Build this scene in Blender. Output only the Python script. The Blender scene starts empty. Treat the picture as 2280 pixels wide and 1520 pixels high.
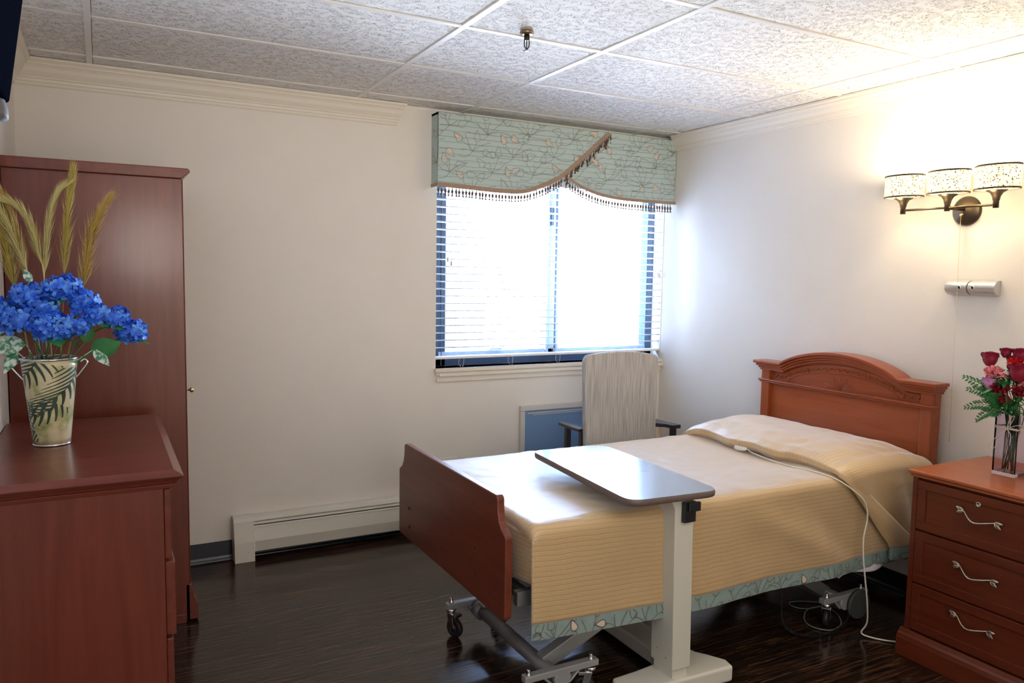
import bpy, math, random
from mathutils import Vector, Matrix, noise
random.seed(7)
SC = bpy.context.scene
COL = SC.collection
PI = math.pi
H = 2.425            # ceiling height
XL, XR = -3.686, 0.0 # left and right wall
YF = -5.6            # wall behind the camera

# ------------------------------------------------------------------ camera
cd = bpy.data.cameras.new('camera'); cam = bpy.data.objects.new('camera', cd); COL.objects.link(cam)
Rt = Vector((0.8819657, -0.4710432, 0.0159591)); Up = Vector((0.0259406, 0.0823240, 0.9962680)); Fw = Vector((0.4705991, 0.8782602, -0.0848261))
M = Matrix((Rt, Up, -Fw)).transposed().to_4x4(); M.translation = Vector((-3.36734, -4.135127, 1.496015))
cam.matrix_world = M
cd.sensor_width = 36; cd.lens = 27.0147; cd.clip_start = .02; cd.clip_end = 200
SC.camera = cam
# ------------------------------------------------------------------ world, lamps, exposure
w = bpy.data.worlds.new('sky'); SC.world = w; w.use_nodes = True
bg = w.node_tree.nodes['Background']; _nt = w.node_tree   # blue sky above the horizon, sunlit pale ground below it
_tc = _nt.nodes.new('ShaderNodeTexCoord'); _sp = _nt.nodes.new('ShaderNodeSeparateXYZ'); _nt.links.new(_tc.outputs['Generated'], _sp.inputs[0])
_rp = _nt.nodes.new('ShaderNodeValToRGB'); _mr = _nt.nodes.new('ShaderNodeMapRange'); _nt.links.new(_sp.outputs[2], _mr.inputs[0]); _mr.inputs[1].default_value = -.3; _mr.inputs[2].default_value = .7
_nt.links.new(_mr.outputs[0], _rp.inputs[0]); _e = _rp.color_ramp.elements
_e[0].position = .20; _e[0].color = (.70, .82, 1.0, 1); _e[1].position = .9; _e[1].color = (.075, .13, .27, 1); _m = _e.new(.36); _m.color = (.20, .28, .42, 1)
_nt.links.new(_rp.outputs[0], bg.inputs[0]); bg.inputs[1].default_value = 105.0
SC.view_settings.view_transform = 'Standard'; SC.view_settings.look = 'None'
SC.view_settings.gamma = 1; SC.view_settings.use_curve_mapping = False
SC.view_settings.exposure = 0.42
SC.cycles.max_bounces = 8; SC.cycles.diffuse_bounces = 5; SC.cycles.glossy_bounces = 4; SC.cycles.transmission_bounces = 6
SC.cycles.transparent_max_bounces = 12
SC.cycles.use_denoising = True; SC.cycles.sample_clamp_indirect = 6.0
SC.cycles.caustics_reflective = False; SC.cycles.caustics_refractive = False

def light(kind, name, loc, rot, energy, color, size=None, size_y=None, radius=None):
    d = bpy.data.lights.new(name, kind); d.energy = energy; d.color = color
    if kind == 'AREA':
        d.shape = 'RECTANGLE'; d.size = size; d.size_y = size_y
    elif radius: d.shadow_soft_size = radius
    o = bpy.data.objects.new(name, d); COL.objects.link(o); o.location = loc; o.rotation_euler = rot
    return o
# daylight entering through the window opening (sky portal) and an added, unseen fill under the rear ceiling
pt = light('AREA', 'window_portal', (-.83, .28, 1.53), (-PI/2, 0, 0), 10, (1, 1, 1), 1.62, 1.16); pt.data.cycles.is_portal = True
light('AREA', 'rear_ceiling_fill', (-2.0, -4.4, H-.03), (0, 0, 0), 14, (1.0, .88, .72), 1.2, .6)
light('AREA', 'rear_wall_fill', (-2.2, -5.5, 1.05), (PI/2, 0, 0), 13, (1.0, .86, .69), 1.6, 2.0)   # unseen fill panel added before the closed wall behind the camera
_f = light('SPOT', 'bounce_fill', (-3.0, -4.5, 1.7), (0, 0, 0), 140, (1.0, .92, .82), radius=.30)  # added unseen spot, brightens the room by way of the ceiling
_f.rotation_euler = (Vector((-2.1, -2.5, H)) - Vector((-3.0, -4.5, 1.7))).to_track_quat('-Z', 'Y').to_euler(); _f.data.spot_size = 1.5; _f.data.spot_blend = 1.0

# ------------------------------------------------------------------ materials
def mat(name, col, rough=.5, metal=0, **kw):
    m = bpy.data.materials.new(name); m.use_nodes = True
    b = m.node_tree.nodes['Principled BSDF']
    b.inputs['Base Color'].default_value = (*col, 1); b.inputs['Roughness'].default_value = rough; b.inputs['Metallic'].default_value = metal
    for k, v in kw.items(): b.inputs[k.replace('_', ' ')].default_value = v
    return m
def nd(m, t, **kw):
    n = m.node_tree.nodes.new(t)
    for k, v in kw.items(): setattr(n, k, v)
    return n
def lk(m, a, b): m.node_tree.links.new(a, b)
def coords(m, scale=(1, 1, 1), kind='Object'):
    tc = nd(m, 'ShaderNodeTexCoord'); mp = nd(m, 'ShaderNodeMapping'); mp.inputs['Scale'].default_value = scale
    lk(m, tc.outputs[kind], mp.inputs[0]); return mp.outputs[0]
def noise_tex(m, scale, detail=4, vec=None, sc3=(1, 1, 1), rough=.5, dist=0):
    n = nd(m, 'ShaderNodeTexNoise'); n.inputs['Scale'].default_value = scale; n.inputs['Detail'].default_value = detail
    n.inputs['Roughness'].default_value = rough; n.inputs['Distortion'].default_value = dist
    lk(m, vec or coords(m, sc3), n.inputs['Vector']); return n.outputs[0]
def ramp(m, fac, stops):
    r = nd(m, 'ShaderNodeValToRGB'); e = r.color_ramp.elements
    while len(e) < len(stops): e.new(.5)
    for i, (p, c) in enumerate(stops): e[i].position = p; e[i].color = (*c, 1)
    lk(m, fac, r.inputs[0]); return r.outputs[0]
def bump(m, h, strength=.3, dist=.01):
    b = nd(m, 'ShaderNodeBump'); b.inputs['Strength'].default_value = strength; b.inputs['Distance'].default_value = dist
    lk(m, h, b.inputs['Height']); lk(m, b.outputs[0], m.node_tree.nodes['Principled BSDF'].inputs['Normal']); return b
def setcol(m, out): lk(m, out, m.node_tree.nodes['Principled BSDF'].inputs['Base Color'])
def mixc(m, fac, a, b):
    x = nd(m, 'ShaderNodeMix', data_type='RGBA')
    if isinstance(fac, float): x.inputs[0].default_value = fac
    else: lk(m, fac, x.inputs[0])
    for s, v in ((6, a), (7, b)):
        if isinstance(v, tuple): x.inputs[s].default_value = (*v, 1)
        else: lk(m, v, x.inputs[s])
    return x.outputs[2]
def mth(m, op, a, b=None):
    n = nd(m, 'ShaderNodeMath', operation=op)
    for i, v in enumerate((a, b)):
        if v is None: continue
        if isinstance(v, (int, float)): n.inputs[i].default_value = v
        else: lk(m, v, n.inputs[i])
    return n.outputs[0]

def wood(name, c1, c2, axis, rough=.32, scale=9):
    m = mat(name, c1, rough); s = [9, 9, 9]; s[axis] = .6
    v = coords(m, tuple(s)); n = noise_tex(m, scale*.35, 5, v, dist=.6)
    v2 = coords(m, tuple(x*6 for x in s)); n2 = noise_tex(m, scale, 3, v2)
    f = mth(m, 'ADD', mth(m, 'MULTIPLY', n, .75), mth(m, 'MULTIPLY', n2, .25))
    setcol(m, ramp(m, f, [(.3, c1), (.7, c2)]))
    b = m.node_tree.nodes['Principled BSDF']; b.inputs['Coat Weight'].default_value = .22; b.inputs['Coat Roughness'].default_value = .16; b.inputs['Specular IOR Level'].default_value = .35
    n3 = noise_tex(m, 14, 3); bump(m, n3, .12, .004)
    return m
CH1, CH2 = (.118, .024, .014), (.185, .041, .023)
cherryx = wood('cherry_x', CH1, CH2, 0); cherryy = wood('cherry_y', CH1, CH2, 1); cherryz = wood('cherry_z', CH1, CH2, 2)
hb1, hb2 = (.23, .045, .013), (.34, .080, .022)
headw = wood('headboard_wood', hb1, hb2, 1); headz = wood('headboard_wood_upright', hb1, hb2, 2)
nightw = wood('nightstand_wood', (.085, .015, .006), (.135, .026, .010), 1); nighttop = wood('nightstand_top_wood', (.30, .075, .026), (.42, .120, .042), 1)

wallm = mat('wallpaper', (.80, .755, .70), .85)
_n = noise_tex(wallm, 230, 2); bump(wallm, _n, .22, .003)
setcol(wallm, mixc(wallm, noise_tex(wallm, 5, 2), (.785, .745, .69), (.82, .78, .725)))
trimm = mat('trim_paint', (.80, .75, .66), .45)
ceilm = mat('ceiling_tile', (.78, .77, .755), .9)
_v = coords(ceilm, (1, 1, 1)); _a = noise_tex(ceilm, 46, 3, _v, dist=1.6)
_r = mth(ceilm, 'ABSOLUTE', mth(ceilm, 'SUBTRACT', _a, .5)); _s = nd(ceilm, 'ShaderNodeMapRange'); lk(ceilm, _r, _s.inputs[0])
_s.inputs[1].default_value = 0; _s.inputs[2].default_value = .035
_g = noise_tex(ceilm, 30, 2, _v); _gm = nd(ceilm, 'ShaderNodeMapRange'); lk(ceilm, _g, _gm.inputs[0]); _gm.inputs[1].default_value = .42; _gm.inputs[2].default_value = .56
_h = mth(ceilm, 'SUBTRACT', 1.0, mth(ceilm, 'MULTIPLY', mth(ceilm, 'SUBTRACT', 1.0, _s.outputs[0]), _gm.outputs[0]))
bump(ceilm, _h, 1.0, .006); setcol(ceilm, mixc(ceilm, _h, (.70, .70, .70), (.89, .89, .885)))
darkgap = mat('plenum_dark', (.02, .02, .02), .9)
gridm = mat('grid_metal', (.82, .81, .79), .35)

floorm = mat('floor_planks', (.03, .02, .015), .22, Specular_IOR_Level=.5)
_v = coords(floorm, (1, 1, 1)); _b = nd(floorm, 'ShaderNodeTexBrick'); _b.offset = .37
_b.inputs['Scale'].default_value = 1; _b.inputs['Brick Width'].default_value = .92; _b.inputs['Row Height'].default_value = .152
_b.inputs['Mortar Size'].default_value = .0012; _b.inputs['Mortar Smooth'].default_value = 0
_b.inputs['Color1'].default_value = (.25, .25, .25, 1); _b.inputs['Color2'].default_value = (.8, .8, .8, 1); _b.inputs['Mortar'].default_value = (0, 0, 0, 1)
lk(floorm, _v, _b.inputs['Vector'])
_v2 = coords(floorm, (1.5, 28, 1)); _n = noise_tex(floorm, 3.2, 6, _v2, rough=.65, dist=.9)
_c = ramp(floorm, _n, [(.38, (.006, .004, .003)), (.50, (.018, .010, .007)), (.62, (.11, .05, .025))])
_c = mixc(floorm, mth(floorm, 'MULTIPLY', _b.outputs['Color'], .4), _c, (.016, .011, .009))
_c = mixc(floorm, _b.outputs['Fac'], _c, (.003, .002, .002)); setcol(floorm, _c)
_rr = nd(floorm, 'ShaderNodeMapRange'); lk(floorm, _n, _rr.inputs[0]); _rr.inputs[3].default_value = .10; _rr.inputs[4].default_value = .20
lk(floorm, _rr.outputs[0], floorm.node_tree.nodes['Principled BSDF'].inputs['Roughness']); bump(floorm, mth(floorm, 'SUBTRACT', _n, _b.outputs['Fac']), .10, .002)

cove = mat('cove_rubber', (.010, .016, .030), .22)
heatm = mat('heater_enamel', (.66, .63, .56), .42); heatgrey = mat('heater_slot', (.16, .19, .20), .5); heatbrown = mat('heater_brown_line', (.35, .24, .12), .7)  # last one is a plain brown, assigned to no part
white = mat('white_plastic', (.82, .82, .80), .4); cream = mat('cream_enamel', (.62, .60, .50), .4)
slatm = mat('slat_white', (.86, .87, .88), .45); framem = mat('window_frame_dark', (.035, .065, .11), .4); framel = mat('window_frame_light', (.42, .50, .60), .4)
glass = mat('window_glass', (1, 1, 1), 0); glass.node_tree.nodes.clear()
_o = nd(glass, 'ShaderNodeOutputMaterial'); _t = nd(glass, 'ShaderNodeBsdfTransparent'); _gl = nd(glass, 'ShaderNodeBsdfGlossy'); _gl.inputs['Roughness'].default_value = .02
_mx = nd(glass, 'ShaderNodeMixShader'); _mx.inputs[0].default_value = .06; lk(glass, _t.outputs[0], _mx.inputs[1]); lk(glass, _gl.outputs[0], _mx.inputs[2]); lk(glass, _mx.outputs[0], _o.inputs[0])
siding = mat('siding', (.075, .078, .080), .8); sidingw = mat('siding_trim', (.13, .13, .13), .8)

teal = mat('teal_fabric', (.47, .58, .56), .85); bump(teal, noise_tex(teal, 900, 2), .3, .001)
tealhem = mat('hem_fabric', (.25, .36, .35), .85); setcol(tealhem, mixc(tealhem, noise_tex(tealhem, 22, 3), (.19, .29, .29), (.33, .42, .39)))
dashm = mat('stitched_brown', (.10, .045, .030), .8); petalm = mat('beige_motif', (.68, .55, .46), .8)
braid = mat('tan_braid', (.40, .27, .19), .8)
_w = nd(braid, 'ShaderNodeTexWave'); _w.inputs['Scale'].default_value = 60; _w.inputs['Distortion'].default_value = 2; lk(braid, coords(braid), _w.inputs[0]); bump(braid, _w.outputs[1], .8, .002)
tassm = mat('tassel_brown', (.10, .05, .03), .45)
quilt = mat('quilted_beige', (.50, .33, .17), .42, Sheen_Weight=.85, Sheen_Roughness=.45, Coat_Weight=.8, Coat_Roughness=.44, Coat_IOR=1.6)
_u = nd(quilt, 'ShaderNodeTexCoord'); _sx = nd(quilt, 'ShaderNodeSeparateXYZ'); lk(quilt, _u.outputs['UV'], _sx.inputs[0])
def stripes(m, src, period, width):
    f = mth(m, 'FRACT', mth(m, 'DIVIDE', src, period)); d = mth(m, 'ABSOLUTE', mth(m, 'SUBTRACT', f, .5))
    r = nd(m, 'ShaderNodeMapRange', interpolation_type='SMOOTHSTEP'); lk(m, d, r.inputs[0]); r.inputs[1].default_value = 0; r.inputs[2].default_value = width
    return r.outputs[0]
_wob = mth(quilt, 'MULTIPLY', noise_tex(quilt, 9, 2), .012)
_a = stripes(quilt, mth(quilt, 'ADD', _sx.outputs[1], _wob), .0175, .16); _b2 = stripes(quilt, mth(quilt, 'ADD', _sx.outputs[0], _wob), .0130, .14)
_h = mth(quilt, 'ADD', _a, mth(quilt, 'MULTIPLY', _b2, .09)); bump(quilt, mth(quilt, 'ADD', _h, mth(quilt, 'MULTIPLY', noise_tex(quilt, 60, 3), .5)), .26, .004)
setcol(quilt, mixc(quilt, _a, (.49, .325, .150), (.56, .385, .190)))
sheetm = mat('white_sheet', (.62, .60, .68), .8); bump(sheetm, noise_tex(sheetm, 25, 3), .4, .01)
mattm = mat('mattress_cover', (.07, .075, .085), .6)
greym = mat('grey_enamel', (.20, .20, .20), .38, .2); greyl = mat('light_grey_enamel', (.36, .37, .38), .35, .2)
chrome = mat('chrome', (.72, .72, .72), .18, 1); blackr = mat('black_rubber', (.012, .012, .013), .5); black = mat('black_plastic', (.012, .014, .018), .35)
topm = mat('table_laminate', (.17, .175, .20), .22); topm.node_tree.nodes['Principled BSDF'].inputs['Coat Weight'].default_value = .5; topm.node_tree.nodes['Principled BSDF'].inputs['Coat Roughness'].default_value = .12
edgem = mat('table_edge_vinyl', (.13, .095, .085), .45)
colm = mat('table_enamel', (.66, .65, .58), .45); bump(colm, noise_tex(colm, 260, 2), .12, .001)
bronze = mat('bronze', (.075, .058, .042), .38, .8); brass = mat('brass', (.75, .55, .25), .25, 1); nickel = mat('brushed_nickel', (.62, .58, .50), .28, 1)
silver = mat('silver_plastic', (.55, .55, .55), .32, .6); acm = mat('ac_panel_hazed', (.15, .26, .44), .5); acf = mat('ac_frame', (.60, .58, .54), .5)  # wall unit panel: blue window haze is mixed into the base colour
chairf = mat('chair_stripe', (.6, .57, .54), .8)
_v = coords(chairf, (105, 105, 2.6)); _n = noise_tex(chairf, 2.0, 2, _v); setcol(chairf, ramp(chairf, _n, [(.42, (.38, .37, .37)), (.58, (.54, .53, .53))])); bump(chairf, _n, .3, .003)
chairw = mat('chair_beige', (.60, .50, .40), .6); darkw = mat('chair_dark_wood', (.022, .020, .026), .35)
stemm = mat('stem_green', (.05, .12, .03), .6); leafm = mat('leaf_green', (.015, .16, .03), .5); setcol(leafm, mixc(leafm, noise_tex(leafm, 40, 3), (.010, .10, .02), (.03, .24, .05)))
leafv = mat('leaf_variegated', (.4, .55, .45), .5); setcol(leafv, ramp(leafv, noise_tex(leafv, 70, 3), [(.42, (.03, .20, .10)), (.56, (.62, .75, .66))]))
bluem = mat('blue_petal', (.03, .12, .75), .6); setcol(bluem, ramp(bluem, noise_tex(bluem, 38, 2), [(.30, (.015, .07, .55)), (.50, (.04, .20, .85)), (.66, (.16, .42, .98)), (.78, (.10, .45, .42))]))
plumes = [mat('plume_a', (.42, .31, .06), .8), mat('plume_b', (.52, .44, .17), .8), mat('plume_c', (.44, .28, .06), .8)]
roses = {'dark': mat('rose_petal', (.26, .008, .035), .5), 'red': mat('red_petal', (.62, .012, .010), .5), 'pink': mat('pink_petal', (.82, .26, .30), .6), 'lilac': mat('lilac_petal', (.62, .26, .55), .6), 'deep': mat('carnation_petal', (.25, .005, .018), .6)}
vglass = mat('vase_glass', (.86, .80, .88), .02, 0, Transmission_Weight=1.0, IOR=1.45)
raffm = mat('raffia', (.62, .55, .45), .7)
screenm = mat('tv_black', (.003, .004, .008), .9, Specular_IOR_Level=.0); tvgrey = mat('tv_grey', (.006, .008, .014), .9, Specular_IOR_Level=.02); tvhand = mat('tv_handle_grey', (.12, .115, .12), .55)
cordw = mat('white_cord', (.72, .70, .62), .5); cordg = mat('grey_cord', (.22, .27, .25), .5)

# tin bucket with palm fronds
tin = mat('palm_tin', (.62, .58, .36), .35, .15)
_tc = nd(tin, 'ShaderNodeTexCoord'); _s = nd(tin, 'ShaderNodeSeparateXYZ'); lk(tin, _tc.outputs['UV'], _s.inputs[0])
U, V = _s.outputs[0], _s.outputs[1]
def frond(uc, vc, ang, ln, wid, dens):
    ca, sa = math.cos(ang), math.sin(ang)
    du = mth(tin, 'SUBTRACT', U, uc); dv = mth(tin, 'SUBTRACT', V, vc)
    x = mth(tin, 'ADD', mth(tin, 'MULTIPLY', du, ca), mth(tin, 'MULTIPLY', dv, sa))
    y = mth(tin, 'SUBTRACT', mth(tin, 'MULTIPLY', dv, ca), mth(tin, 'MULTIPLY', du, sa))
    y = mth(tin, 'ADD', y, mth(tin, 'MULTIPLY', mth(tin, 'MULTIPLY', x, x), 1.4))
    ay = mth(tin, 'ABSOLUTE', y)
    ph = mth(tin, 'FRACT', mth(tin, 'MULTIPLY', mth(tin, 'SUBTRACT', x, mth(tin, 'MULTIPLY', ay, 1.1)), dens))
    stripe = mth(tin, 'LESS_THAN', ph, mth(tin, 'SUBTRACT', .62, mth(tin, 'MULTIPLY', ay, 2.6)))
    ins = mth(tin, 'MULTIPLY', mth(tin, 'MULTIPLY', mth(tin, 'GREATER_THAN', x, 0.0), mth(tin, 'LESS_THAN', x, ln)), mth(tin, 'LESS_THAN', ay, wid))
    rib = mth(tin, 'MULTIPLY', mth(tin, 'LESS_THAN', ay, .006), mth(tin, 'MULTIPLY', mth(tin, 'GREATER_THAN', x, 0.0), mth(tin, 'LESS_THAN', x, ln)))
    return mth(tin, 'MAXIMUM', rib, mth(tin, 'MULTIPLY', stripe, ins))
_f = None
for a in ((.68, .98, -1.9, .75, .17, 17), (.46, .95, -2.6, .6, .15, 17), (.55, .55, -2.3, .6, .14, 19), (.80, .50, -2.2, .6, .15, 17), (.62, .18, -2.9, .5, .12, 19), (.2, .9, -1.4, .7, .16, 17), (.95, .9, -1.6, .8, .16, 16)):
    q = frond(*a); _f = q if _f is None else mth(tin, 'MAXIMUM', _f, q)
_base = ramp(tin, noise_tex(tin, 16, 3), [(.35, (.30, .33, .12)), (.5, (.62, .57, .33)), (.65, (.70, .62, .42))])
setcol(tin, mixc(tin, _f, _base, (.035, .065, .045)))

shadem = mat('mosaic_shade', (.9, .8, .5), .6)
_b = shadem.node_tree.nodes['Principled BSDF']
_vor = nd(shadem, 'ShaderNodeTexVoronoi', feature='F1'); _vor.inputs['Scale'].default_value = 230; lk(shadem, coords(shadem), _vor.inputs['Vector'])
_cell = nd(shadem, 'ShaderNodeSeparateColor'); lk(shadem, _vor.outputs['Color'], _cell.inputs[0])
_dark = mth(shadem, 'GREATER_THAN', _cell.outputs[0], .885); _mid = mth(shadem, 'GREATER_THAN', _cell.outputs[1], .55)
_cc = mixc(shadem, _mid, (1.0, .95, .74), (1.0, .80, .36)); _cc = mixc(shadem, _dark, _cc, (.10, .06, .015)); setcol(shadem, _cc)
lk(shadem, _cc, _b.inputs['Emission Color']); _b.inputs['Emission Strength'].default_value = .85

# ------------------------------------------------------------------ mesh helpers
ORG = {}
def thing(name, label, cat, loc=(0, 0, 0), group=None):
    o = bpy.data.objects.new(name, None); COL.objects.link(o); o.location = loc; ORG[o.name] = Vector(loc); o.empty_display_size = .1
    return tag(o, label, cat, group)
def tag(o, label, cat, group=None, kind=None):
    if label: o['label'] = label
    if cat: o['category'] = cat
    if group: o['group'] = group
    if kind: o['kind'] = kind
    return o

class MB:
    def __init__(s): s.v = []; s.f = []; s.mi = []; s.uv = {}; s.sm = []
    def add(s, vs, fs, mi=0, smooth=False):
        b = len(s.v); s.v += [Vector(p) for p in vs]
        for f in fs: s.f.append([i+b for i in f]); s.mi.append(mi); s.sm.append(smooth)
        return b
    def box(s, x0, x1, y0, y1, z0, z1, mi=0):
        x0, x1 = sorted((x0, x1)); y0, y1 = sorted((y0, y1)); z0, z1 = sorted((z0, z1))
        s.add([(x0, y0, z0), (x1, y0, z0), (x1, y1, z0), (x0, y1, z0), (x0, y0, z1), (x1, y0, z1), (x1, y1, z1), (x0, y1, z1)],
              [(0, 3, 2, 1), (4, 5, 6, 7), (0, 1, 5, 4), (1, 2, 6, 5), (2, 3, 7, 6), (3, 0, 4, 7)], mi); return s
    def bar(s, p, q, w, h, mi=0, up=(0, 0, 1)):
        p, q = Vector(p), Vector(q); d = (q-p).normalized(); up = Vector(up); sd = d.cross(up)
        if sd.length < 1e-4: sd = d.cross(Vector((1, 0, 0)))
        sd.normalize(); u = sd.cross(d)
        vs = [b + sd*(w/2*a) + u*(h/2*c) for b in (p, q) for a, c in ((-1, -1), (1, -1), (1, 1), (-1, 1))]
        s.add(vs, [(0, 1, 2, 3), (7, 6, 5, 4), (0, 4, 5, 1), (1, 5, 6, 2), (2, 6, 7, 3), (3, 7, 4, 0)], mi); return s
    def tube(s, pts, r, n=8, mi=0, closed=False, flat=1.0):
        pts = [Vector(p) for p in pts]; rs = r if isinstance(r, (list, tuple)) else [r]*len(pts)
        t0 = (pts[1]-pts[0]).normalized(); a = t0.orthogonal().normalized(); vs = []; fs = []
        for i, p in enumerate(pts):
            t = (pts[min(i+1, len(pts)-1)]-pts[max(i-1, 0)])
            t = t.normalized() if t.length > 1e-9 else t0
            a = (a - t*a.dot(t)); a = a.normalized() if a.length > 1e-6 else t.orthogonal().normalized(); b = t.cross(a)
            for k in range(n):
                th = 2*PI*k/n; vs.append(p + (a*math.cos(th) + b*math.sin(th)*flat)*rs[i])
        for i in range(len(pts)-1):
            for k in range(n): fs.append((i*n+k, i*n+(k+1) % n, (i+1)*n+(k+1) % n, (i+1)*n+k))
        fs.append(tuple(reversed(range(n)))); fs.append(tuple(range((len(pts)-1)*n, len(pts)*n)))
        s.add(vs, fs, mi, True); return s
    def lathe(s, prof, c, n=32, axis='z', mi=0, sx=1, sy=1, smooth=True, caps=True, uv=False):
        c = Vector(c); vs = []; fs = []; uvs = []
        for j, (r, h) in enumerate(prof):
            for k in range(n):
                th = 2*PI*k/n; x, y = r*math.cos(th)*sx, r*math.sin(th)*sy
                vs.append(c + Vector({'z': (x, y, h), 'x': (h, x, y), 'y': (y, h, x)}[axis]))
        for j in range(len(prof)-1):
            for k in range(n):
                fs.append((j*n+k, j*n+(k+1) % n, (j+1)*n+(k+1) % n, (j+1)*n+k))
        b = s.add(vs, fs, mi, smooth)
        if uv:
            for j in range(len(prof)-1):
                for k in range(n):
                    s.uv[len(s.f)-len(fs)+j*n+k] = [(k/n, j/(len(prof)-1)), ((k+1)/n, j/(len(prof)-1)), ((k+1)/n, (j+1)/(len(prof)-1)), (k/n, (j+1)/(len(prof)-1))]
        if caps:
            for row, rev in ((0, True), (len(prof)-1, False)):
                if prof[row][0] > 1e-6:
                    ids = [b+row*n+k for k in range(n)]; s.f.append(ids[::-1] if rev else ids); s.mi.append(mi); s.sm.append(False)
        return s
    def prism(s, pts, a0, a1, axis='x', mi=0, smooth=False):
        n = len(pts); f = {'x': lambda p, a: (a, p[0], p[1]), 'y': lambda p, a: (p[0], a, p[1]), 'z': lambda p, a: (p[0], p[1], a)}[axis]
        vs = [f(p, a0) for p in pts] + [f(p, a1) for p in pts]
        b = s.add(vs, [(i, (i+1) % n, n+(i+1) % n, n+i) for i in range(n)], mi, smooth)
        s.f.append([b+i for i in range(n)][::-1]); s.mi.append(mi); s.sm.append(False)
        s.f.append([b+n+i for i in range(n)]); s.mi.append(mi); s.sm.append(False); return s
    def grid(s, fn, nu, nv, mi=0, smooth=True, uvfn=None, mifn=None):
        vs = [fn(i/nu, j/nv) for i in range(nu+1) for j in range(nv+1)]; fs = []
        b = len(s.v); s.v += [Vector(p) for p in vs]
        for i in range(nu):
            for j in range(nv):
                q = [b+i*(nv+1)+j, b+(i+1)*(nv+1)+j, b+(i+1)*(nv+1)+j+1, b+i*(nv+1)+j+1]
                if uvfn: s.uv[len(s.f)] = [uvfn(i/nu, j/nv), uvfn((i+1)/nu, j/nv), uvfn((i+1)/nu, (j+1)/nv), uvfn(i/nu, (j+1)/nv)]
                s.f.append(q); s.mi.append(mifn(i/nu, j/nv) if mifn else mi); s.sm.append(smooth)
        return s
    def build(s, name, m, parent=None, label=None, bevel=0, seg=2, solid=0, subsurf=0, fix=True, origin=None):
        me = bpy.data.meshes.new(name)
        if origin is not None: o0 = Vector(origin)
        elif parent is not None: o0 = ORG[parent.name]
        else:
            xs, ys, zs = zip(*[(p.x, p.y, p.z) for p in s.v]); o0 = Vector(((min(xs)+max(xs))/2, (min(ys)+max(ys))/2, min(zs)))
        me.from_pydata([tuple(p-o0) for p in s.v], [], s.f)
        for mm in (m if isinstance(m, (list, tuple)) else [m]): me.materials.append(mm)
        for i, p in enumerate(me.polygons): p.material_index = s.mi[i]; p.use_smooth = s.sm[i]
        if s.uv:
            ul = me.uv_layers.new(name='uv')
            for i, p in enumerate(me.polygons):
                if i in s.uv:
                    for l, c in zip(p.loop_indices, s.uv[i]): ul.data[l].uv = c
        me.validate(); me.update()
        if fix:
            import bmesh
            bm = bmesh.new(); bm.from_mesh(me); bmesh.ops.recalc_face_normals(bm, faces=bm.faces[:]); bm.to_mesh(me); bm.free()
        o = bpy.data.objects.new(name, me); COL.objects.link(o)
        if parent is not None: o.parent = parent; o.location = o0 - ORG[parent.name]
        else: o.location = o0
        ORG[o.name] = o0
        if label: o['label'] = label
        if solid: md = o.modifiers.new('thick', 'SOLIDIFY'); md.thickness = solid; md.offset = 0
        if bevel:
            md = o.modifiers.new('bevel', 'BEVEL'); md.width = bevel; md.segments = seg; md.limit_method = 'ANGLE'; md.angle_limit = math.radians(40); md.harden_normals = False
        if subsurf: md = o.modifiers.new('sub', 'SUBSURF'); md.levels = subsurf; md.render_levels = subsurf
        return o
def structure(o): o['kind'] = 'structure'; return o
def lerp(a, b, t): return a+(b-a)*t
def sstep(t): t = max(0, min(1, t)); return t*t*(3-2*t)
def interp(tab, x):
    if x <= tab[0][0]: return tab[0][1]
    for (a, b), (c, d) in zip(tab, tab[1:]):
        if x <= c: return lerp(b, d, (x-a)/(c-a))
    return tab[-1][1]
def spline(pts, n=8):
    P = [Vector(p) for p in pts]; P = [P[0]*2-P[1]] + P + [P[-1]*2-P[-2]]; out = []
    for i in range(1, len(P)-2):
        for k in range(n):
            t = k/n; a, b, c, d = P[i-1:i+3]
            out.append(.5*((2*b)+(c-a)*t+(2*a-5*b+4*c-d)*t*t+(3*b-a-3*c+d)*t**3))
    out.append(P[-2]); return out
def dup(o, parent=None):
    c = o.copy(); COL.objects.link(c); ORG[c.name] = ORG[o.name]
    if parent: c.parent = parent
    return c

# ------------------------------------------------------------------ room shell
WX0, WX1, WZ0, WZ1 = -1.655, -.003, .952, 2.10   # window opening
def flat(x0, x1, y0, y1, z0, z1): return MB().box(x0, x1, y0, y1, z0, z1)
structure(flat(XL-.15, XR+.15, YF-.15, .30, -.10, 0).build('floor', floorm, origin=(0, 0, 0)))
mb = MB(); T = .25
mb.box(XL-.15, WX0, 0, T, 0, H+.1); mb.box(WX0, WX1, 0, T, 0, WZ0); mb.box(WX0, WX1, 0, T, WZ1, H+.1); mb.box(WX1, XR+.15, 0, T, 0, H+.1)
structure(mb.build('wall_back', wallm, origin=(0, 0, 0)))
structure(flat(XR, XR+.15, YF, 0, 0, H+.1).build('wall_right', wallm, origin=(0, 0, 0)))
structure(flat(XL-.15, XL, YF, 0, 0, H+.1).build('wall_left', wallm, origin=(0, 0, 0)))
structure(flat(XL-.15, XR+.15, YF-.15, YF, 0, H+.1).build('wall_front', wallm, origin=(0, 0, 0)))
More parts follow.
